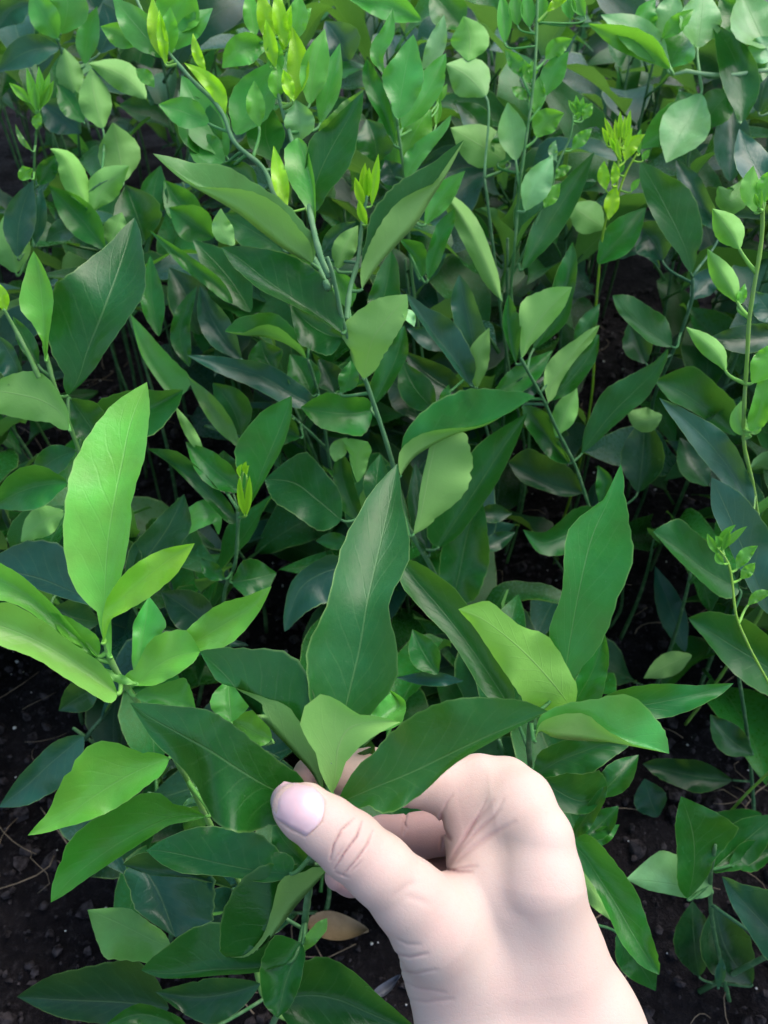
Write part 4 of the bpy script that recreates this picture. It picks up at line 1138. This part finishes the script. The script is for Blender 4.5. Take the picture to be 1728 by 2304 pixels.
def build_hand():
    h = 0.038
    allp = np.vstack([q for b_ in BONES for q in (b_[0], b_[2])])
    lo = allp.min(0) - 2.7; hi = allp.max(0) + 2.7
    lo[1] = max(lo[1], hp(900, 1720, 24)[1])                    # the forearm is cut a little below the frame
    N = 16
    nb = np.ceil((hi - lo) / (h * N)).astype(int)
    F = np.empty(tuple(nb * N + 1), np.float32)
    g = np.arange(N + 1) * h
    cc = np.stack(np.meshgrid(*[np.arange(n) for n in nb], indexing='ij'), -1).reshape(-1, 3)
    cen = lo + (cc + 0.5) * h * N
    dc = sdf(cen)
    loc = np.stack(np.meshgrid(g, g, g, indexing='ij'), -1).reshape(-1, 3)
    for (i, j, k), c0, d0 in zip(cc, cen, dc):
        sl = (slice(i * N, i * N + N + 1), slice(j * N, j * N + N + 1), slice(k * N, k * N + N + 1))
        if abs(d0) > h * N * 0.9 + 0.5: F[sl] = d0
        else:
            Q = lo + np.array([i, j, k]) * h * N + loc
            rad = h * N * 0.87 + 1.4
            near = []
            for bn in BONES:
                ab = bn[2] - bn[0]
                t = np.clip(((c0 - bn[0]) @ ab) / (ab @ ab), 0, 1)
                if np.linalg.norm(c0 - bn[0] - t * ab) - (bn[1] + (bn[3] - bn[1]) * t) < rad: near.append(bn)
            d = sdf(Q, near)
            F[sl] = (d + crease(Q, d)).reshape(N + 1, N + 1, N + 1)
    F[:, 0, :] = np.abs(F[:, 0, :]) + 0.01                       # close the cut end
    V, Fa = surface_nets(F, lo, h)
    for _ in range(1):                                           # light smoothing keeps the creases
        S = np.zeros_like(V); n = np.zeros(len(V))
        for a, b_ in ((0, 1), (1, 2), (2, 3), (3, 0)):
            np.add.at(S, Fa[:, a], V[Fa[:, b_]]); np.add.at(S, Fa[:, b_], V[Fa[:, a]])
            np.add.at(n, Fa[:, a], 1); np.add.at(n, Fa[:, b_], 1)
        V = V + 0.25 * (S / n[:, None] - V)
    W = to_world(V * 0.01)
    base = W.mean(0)
    me = bpy.data.meshes.new('person')
    me.from_pydata((W - base).tolist(), [], Fa[:, ::-1].tolist())
    me.update()
    me.polygons.foreach_set('use_smooth', np.ones(len(me.polygons), bool))
    me.materials.append(M_SKIN)
    # which way do the faces look?
    nrm = np.array(me.polygons[0].normal); c0 = np.array(me.polygons[0].center) + base
    q = np.array([[(c0 + nrm * 0.002 - ORG) @ AX, (c0 + nrm * 0.002 - ORG) @ AY, (c0 + nrm * 0.002 - ORG) @ AZ]]) * 100
    if sdf(q)[0] < sdf(np.array([[(c0 - ORG) @ AX, (c0 - ORG) @ AY, (c0 - ORG) @ AZ]]) * 100)[0]: me.flip_normals()
    # redder skin at finger ends, joints and inner fingers; crease shade painted darker
    fl = np.zeros(len(V))
    for x, y, d, rad, am in ((330, 240, 25.2, 1.6, .9), (440, 620, 26.7, 1.6, .9), (330, 470, 23, 1.0, .35), (490, 510, 22.6, 1.0, .35), (700, 470, 28.5, 2.2, .95),
                             (860, 560, 25.6, 1.2, .5), (900, 640, 29, 2.5, .8), (740, 690, 23, 1.0, .2), (900, 400, 25.5, .9, .35), (850, 470, 28.5, 2.2, .8)):
        fl += am * np.exp(-(np.linalg.norm(V - hp(x, y, d), axis=1) / rad) ** 2)
    fl += np.clip(crease(V.astype(float), np.zeros(len(V))) * 9, 0, 0.7)  # shade of the creases put into the skin colour
    att = me.attributes.new('redness_shade', 'FLOAT', 'POINT')
    att.data.foreach_set('value', np.clip(fl, 0, 1).astype(np.float32))
    o = link('person', me, None, tuple(base))
    tag(o, 'right hand of a person, bare forearm from the lower right, pinching a leafy shoot', 'person')
    mark(W)

    # thumbnail: a shell laid on the thumb, curved across, from the cuticle to just past the tip
    cut = np.array([(338, 283), (380, 332), (368, 410), (312, 466)], float)        # cuticle, upper side to lower side
    tipl = np.array([(232, 262), (192, 298), (180, 345), (204, 402)], float)       # free edge
    nu, nv = 14, 12
    G = np.zeros((nu + 1, nv + 1, 3)); 
    for i in range(nu + 1):
        u = i / nu
        A = cut * (1 - u) + tipl * u
        row = crom(A, np.array([0, .33, .67, 1.]), np.linspace(0, 1, nv + 1))
        for j in range(nv + 1):
            x, y = row[j]
            z = 21.0
            ray = hp(x, y, 1.0)
            for _ in range(60):
                d = sdf((ray * z)[None])[0]
                if d < 0.002: break
                z += max(d * 0.8, 0.002)
                if z > 24: z = 23.6; break
            G[i, j] = ray * z
    for _ in range(3):
        G[1:-1, 1:-1] = 0.5 * G[1:-1, 1:-1] + 0.125 * (G[2:, 1:-1] + G[:-2, 1:-1] + G[1:-1, 2:] + G[1:-1, :-2])
    for i in range(nu + 1):
        for j in range(nv + 1):
            e = min(1.0, 4.0 * min(j, nv - j) / nv)
            lift = 0.015 + 0.035 * e * (0.35 + 0.65 * min(1, i / 4))
            G[i, j] *= 1 - lift / G[i, j, 2]
    top = G.reshape(-1, 3); bot = (G * (1 + 0.07 / G[..., 2:3])).reshape(-1, 3)
    m = nv + 1; n0 = len(top)
    f = [(i * m + j, (i + 1) * m + j, (i + 1) * m + j + 1, i * m + j + 1) for i in range(nu) for j in range(nv)]
    f += [tuple(n0 + q for q in reversed(t)) for t in f]
    rim = [i * m for i in range(nu)] + [nu * m + j for j in range(nv)] + [i * m + nv for i in range(nu, 0, -1)] + [j for j in range(nv, 0, -1)]
    f += [(a, n0 + a, n0 + b_, b_) for a, b_ in zip(rim, rim[1:] + rim[:1])]
    Wn = to_world(np.vstack([top, bot]) * 0.01)
    me2 = mesh_from('thumbnail', Wn - base, f, M_NAIL)
    nl = link('thumbnail', me2, o)
    return len(V)
print('hand vertices', build_hand())
# ------------------------------------------------------------------ soil
def ground_height(x, y):
    return (0.006 * np.sin(x * 9 + 1) * np.cos(y * 7) + 0.004 * np.sin(x * 23 + y * 17) + 0.003 * np.sin(x * 47 - y * 39 + 2))
def build_ground():
    xs = np.concatenate([[-6, -3, -1.6], np.linspace(-1, 1, 121), [1.6, 3, 6]])
    ys = np.concatenate([[-4, -1.5, -0.5], np.linspace(-0.2, 1.8, 121), [2.6, 4, 7]])
    X, Y = np.meshgrid(xs, ys)
    r = np.random.default_rng(3)
    Z = ground_height(X, Y) + r.normal(0, 0.0018, X.shape) - 0.004
    V = np.stack([X, Y, Z], -1).reshape(-1, 3)
    m = len(xs)
    F = [(i * m + j, i * m + j + 1, (i + 1) * m + j + 1, (i + 1) * m + j) for i in range(len(ys) - 1) for j in range(m - 1)]
    tag(link('soil_ground', mesh_from('soil_ground', V, F, M_SOIL)), 'dark moist soil of the nursery bed', None, None, 'structure')
build_ground()

def crumbs(name, label, n, rmin, rmax, mat, box, seed):
    r = np.random.default_rng(seed)
    ico = np.array([(0, 0, 1), (.894, 0, .447), (.276, .851, .447), (-.724, .526, .447), (-.724, -.526, .447), (.276, -.851, .447),
                    (.724, .526, -.447), (-.276, .851, -.447), (-.894, 0, -.447), (-.276, -.851, -.447), (.724, -.526, -.447), (0, 0, -1)])
    tri = [(0,1,2),(0,2,3),(0,3,4),(0,4,5),(0,5,1),(1,6,2),(2,7,3),(3,8,4),(4,9,5),(5,10,1),(1,10,6),(2,6,7),(3,7,8),(4,8,9),(5,9,10),(6,11,7),(7,11,8),(8,11,9),(9,11,10),(10,11,6)]
    V, F = [], []
    x = r.uniform(box[0], box[1], n); y = r.uniform(box[2], box[3], n)
    z = ground_height(x, y)
    s = rmin * (rmax / rmin) ** (r.uniform(0, 1, n) ** 2.2)
    for k in range(n):
        q = ico * (1 + r.normal(0, 0.22, (12, 1))) * s[k] * r.uniform(0.6, 1.2, 3)
        V.append(q + [x[k], y[k], z[k] + s[k] * 0.15])
        F += [(a + 12 * k, b + 12 * k, c + 12 * k) for a, b, c in tri]
    tag(link(name, mesh_from(name, np.vstack(V), F, mat, smooth=False)), label, None, None, 'stuff')
crumbs('soil_crumbs', 'loose dark crumbs of soil between the stems', 13000, 0.0010, 0.007, M_CLOD, (-0.55, 0.55, 0.0, 1.0), 11)
crumbs('grit_specks', 'tiny pale grit specks scattered on the dark soil', 700, 0.0006, 0.0016, M_CHIP, (-0.5, 0.5, 0.0, 0.9), 12)

def fibres():
    r = np.random.default_rng(21)
    V, F, n0 = [], [], 0
    for k in range(420):
        a = np.array([r.uniform(-.5, .5), r.uniform(0, .9), 0.006]); h = r.uniform(0, 6.28); L = r.uniform(.012, .05)
        x = np.linspace(0, 1, 6)
        q = a + np.column_stack([np.cos(h + x * r.normal(0, 1)) * L * x, np.sin(h + x * r.normal(0, 1)) * L * x, .004 * np.sin(x * 3.14) * r.uniform(0, 2)])
        q[:, 2] += ground_height(q[:, 0], q[:, 1])
        PV, PF = tube_geo(q, np.full(6, r.uniform(.0002, .0005)), 4, n0)
        V.append(PV); F += PF; n0 += len(PV)
    tag(link('root_fibres', mesh_from('root_fibres', np.vstack(V), F, M_FIBRE)), 'dry root fibres and straw bits on the soil', None, None, 'stuff')
fibres()

# fallen dry leaves on the soil
def ground_at(px, py, z=0.0):
    c = np.array([(px - CX) / FPX, (CY - py) / FPX, 1.0])
    v = c[0] * AX + c[1] * AY + c[2] * AZ
    return ORG + v * ((z - CAM_H) / v[2])
def fallen(px0, py0, px1, py1, width, mat, label, col, seed, z=0.012):
    a, b_ = ground_at(px0, py0, z), ground_at(px1, py1, z)
    t = b_ - a; L = np.linalg.norm(t); t /= L
    s = np.array([-t[1], t[0], 0])
    r = np.random.default_rng(seed)
    n = 12; V, U = [], []
    for i in range(n + 1):
        x = i / n
        w = width * math.sin(math.pi * min(1, max(0, x)) ** 0.8) ** 0.8 * 0.5
        for j in range(-3, 4):
            q = a + t * L * x + s * w * j / 3
            q[2] = z + 0.006 * (j / 3) ** 2 + 0.003 * math.sin(x * 5 + seed) + ground_height(q[0], q[1])
            V.append(q - a); U.append((j / 6 + .5, x))
    F = [(i * 7 + j, i * 7 + j + 1, (i + 1) * 7 + j + 1, (i + 1) * 7 + j) for i in range(n) for j in range(6)]
    o = link('fallen_leaf', mesh_from('fallen_leaf', V, F, mat, uvs=U), None, tuple(a))
    tag(o, label, 'fallen leaf')
fallen(690, 2092, 830, 2106, 0.017, M_DRY, 'dry tan fallen leaf lying on the soil below the thumb', None, 1, 0.02)
fallen(835, 2260, 900, 2205, 0.006, M_GREY, 'narrow grey dry leaf scrap on the soil left of the wrist', None, 2, 0.02)

# ------------------------------------------------------------------ undergrowth: whole seedlings filling the bed behind and below
def leaf_template(seed, n=10, k=2):
    r = np.random.default_rng(seed)
    droop, fold, wv = r.uniform(0.2, 1.5), r.uniform(0.2, 0.8), r.uniform(0.02, 0.06)
    wid = r.uniform(0.34, 0.46)
    ts = np.linspace(0, 1, n + 1)
    ang = 0.25 - droop * ts
    cx = np.concatenate([[0], np.cumsum(np.cos(ang[:-1]))]) / n; cz = np.concatenate([[0], np.cumsum(np.sin(ang[:-1]))]) / n
    prof = np.interp(ts, [0, .08, .22, .4, .6, .78, .92, 1], [.02, .32, .78, 1, .9, .56, .20, .0])
    tw = r.normal(0, 0.35)
    V, U = [], []
    for i in range(n + 1):
        for j in range(-k, k + 1):
            s = j / k
            hw = wid / 2 * prof[i] * s
            z = abs(hw) * fold + wv * s * s * math.sin(ts[i] * 11 + s * 2 + seed)
            a = tw * ts[i]
            V.append((cx[i], hw * math.cos(a) - z * math.sin(a), cz[i] + z * math.cos(a) + hw * math.sin(a)))
            U.append((0.5 + 0.5 * s, ts[i]))
    m = 2 * k + 1
    # heading +X, j runs right to left -> wind so the upper side faces up
    F = [(i * m + j, (i + 1) * m + j, (i + 1) * m + j + 1, i * m + j + 1) for i in range(n) for j in range(m - 1)]
    n0 = len(V)
    PV, PF = tube_geo(np.array([(-0.16, 0, -0.03), (-0.08, 0, -0.012), (0.02, 0, 0.0), (0.1, 0, 0.02)]), [0.016, 0.013, 0.012, 0.008], 5, n0)
    V = np.vstack([np.array(V), PV]); U = np.vstack([np.array(U), np.tile([.5, .02], (len(PV), 1))])
    return mesh_from('leaf', V, F + PF, M_LEAF, uvs=U), V
TEMPL = [leaf_template(100 + i) for i in range(16)]

SOIL_OPEN = [  # places where the photograph shows bare soil (photo pixels)
    [(0, 1500), (130, 1490), (180, 1560), (150, 1660), (60, 1800), (110, 2020), (230, 2020), (260, 2180), (60, 2290), (0, 2300)],
    [(225, 740), (300, 740), (370, 860), (405, 960), (520, 1130), (480, 1180), (420, 1060), (330, 1000), (220, 880)],
    [(560, 1360), (690, 1340), (670, 1490), (600, 1480)],
    [(0, 260), (60, 270), (70, 420), (0, 420)], [(295, 300), (345, 290), (365, 400), (310, 470)],
    [(1400, 1300), (1470, 1300), (1490, 1400), (1450, 1480)],
    [(1350, 1780), (1520, 1700), (1500, 1880), (1430, 1990), (1360, 1930)], [(1440, 2000), (1560, 2010), (1540, 2140), (1460, 2160)],
    [(1390, 560), (1480, 620), (1420, 850), (1340, 1000), (1330, 850)],
    [(740, 1990), (890, 2060), (900, 2280), (800, 2230), (720, 2110)], [(1280, 2000), (1370, 2190), (1420, 2300), (1380, 2300)],
]
def inside(px, py, poly):
    c = np.zeros(np.shape(px), bool)
    q = np.array(poly, float)
    for (x0, y0), (x1, y1) in zip(q, np.roll(q, -1, 0)):
        hit = ((y0 > py) != (y1 > py)) & (px < (x1 - x0) * (py - y0) / (y1 - y0 + 1e-9) + x0)
        c ^= hit
    return c

def undergrowth():
    r = np.random.default_rng(77)
    k = 0
    y = 0.16
    spots = []
    while y < 1.75:
        sp = (0.058 if y < 0.62 else 0.078) + 0.03 * y
        x = -0.36 - 0.42 * y + r.uniform(0, sp)
        while x < 0.36 + 0.42 * y:
            spots.append((x + r.normal(0, 0.012), y + r.normal(0, 0.014))); x += sp
        y += (0.075 if y < 0.6 else 0.095) + 0.03 * y
    for x, y in spots:
        h = r.uniform(0.26, 0.36) if y > 0.45 else r.uniform(0.10, 0.22)
        if y > 0.66: h = r.uniform(0.34, 0.43)
        top = np.array([x + r.normal(0, 0.02), y + r.normal(0, 0.02), h])
        foot = np.array([x, y, float(ground_height(x, y)) - 0.003])
        nl = int(8 + h * 30)
        keep = []
        a0 = r.uniform(0, 6.28)
        for i in range(nl):
            f = 0.12 + 0.88 * (i + 0.5) / nl
            pos = foot + (top - foot) * f
            az = a0 + i * 2.4 + r.normal(0, 0.3)
            up = r.uniform(0.15, 0.75) + 0.5 * max(0, f - 0.7) / 0.3
            L = r.uniform(0.075, 0.112) * (1.0 if f < 0.85 else 0.72)
            M = Matrix.Translation(pos) @ Matrix.Rotation(az, 4, 'Z') @ Matrix.Rotation(-up, 4, 'Y') @ Matrix.Rotation(r.normal(0, 0.5), 4, 'X') @ Matrix.Translation((0.16 * L, 0, 0)) @ Matrix.Scale(L, 4)
            ti = int(r.integers(len(TEMPL)))
            A = np.array(M)
            W = TEMPL[ti][1] @ A[:3, :3].T + A[:3, 3]
            if W[:, 2].min() < 0.006: continue
            px, py, d = to_pix(W)
            infr = (px > -30) & (px < 1758) & (py > -30) & (py < 2334) & (d > 0)
            if (d < 20).any(): continue
            if infr.any():
                ii = np.clip(py // 32, 0, 71).astype(int); jj = np.clip(px // 32, 0, 53).astype(int)
                zb = ZB[ii, jj]
                if (infr & (d < zb + 1.2) & (zb < 1e8)).any(): continue
                if (infr & (d < 41 + 9 * np.clip(1 - py / 2304, 0, 1))).any(): continue
                if any(inside(px, py, q).any() for q in SOIL_OPEN): continue
            col = np.array(KIND[r.choice(['dk', 'dk', 'bd', 'bd', 'bd', 'dd', 'md'] if y > 0.6 else ['dk', 'dk', 'dd', 'bd', 'md'])]) * r.uniform(0.8, 1.2)
            keep.append((ti, M, col, W, infr.any()))
        if not any(q[4] for q in keep): continue
        root = bpy.data.objects.new('citrus_seedling', None)
        COL.objects.link(root); root.empty_display_size = 0.02
        root.location = tuple(foot)
        grp = 0 if y < 0.5 else (1 if y < 0.95 else 2)
        tx, ty, _ = to_pix(np.mean([q[1].translation for q in keep if q[4]], axis=0)[None])
        marks = [(240, 1350, 'lime front seedling'), (190, 720, 'broad dark leaf'), (480, 1150, 'tiny lime bud'), (760, 850, 'tall central stem'),
                 (1330, 1250, 'tall wavy leaf'), (1680, 800, 'lime right-edge stem'), (1650, 1290, 'small lime shoot'), (1400, 380, 'finger-like lime tuft'),
                 (900, 200, 'pale leaf fan'), (600, 120, 'bright yellow tips'), (1530, 180, 'bent pale shoot'), (80, 260, 'left bud shoot'), (1190, 250, 'thin upright stem'),
                 (720, 1750, 'pinched shoot'), (1550, 1950, 'bottom-right seedling'), (1510, 700, 'drooping oval leaf'), (100, 60, 'top-left leaves'), (1080, 800, 'blue-green pointed leaves')]
        dx, dy, who = min(((tx[0] - m[0], ty[0] - m[1], m[2]) for m in marks), key=lambda q: q[0]**2 + q[1]**2)
        col_w = (('right of' if dx > 0 else 'left of') if abs(dx) > abs(dy) else ('above' if dy < 0 else 'below')) + ' the ' + who
        look = ['shaded seedling over soil, ', 'middle-row seedling, ', 'far seedling, '][grp]
        mc = np.mean([q[2] for q in keep if q[4]], axis=0)
        hue = 'blue-green ' if mc[2] > 0.0285 else ('fresh green ' if mc[0] > 0.0225 else 'deep green ')
        size = ('tall ' if h > (0.31 if y < 0.66 else 0.385) else 'short ') if y > 0.45 else ('very short ' if h < 0.155 else 'mid-height ')
        tag(root, size + hue + look + col_w, 'seedling', ['shaded seedlings low in the bed', 'seedlings in the rows behind', 'seedlings along the far edge'][grp])
        hi = max(q[1].translation.z for q in keep)
        q = np.linspace(0, 1, 7)[:, None]
        tp = foot + (top - foot) * min(1.0, (hi - foot[2]) / max(1e-6, h - foot[2]) + 0.03)
        line = foot + (tp - foot) * q + np.sin(q * 3.14) * np.array([0.006, 0.004, 0])
        V, F = tube_geo(line - foot, np.linspace(0.0018, 0.0010, 7), 7)
        link('stem', mesh_from('stem', V, F, M_STEM), root, color=(0.05, 0.13, 0.05))
        for ti, M, col, W, _ in keep:
            o = link('leaf', TEMPL[ti][0], root, color=col, alpha=0.25)
            o.matrix_local = Matrix.Translation(-Vector(foot)) @ M
        k += 1
    return k
print('undergrowth seedlings', undergrowth(), 'objects', len(bpy.data.objects))
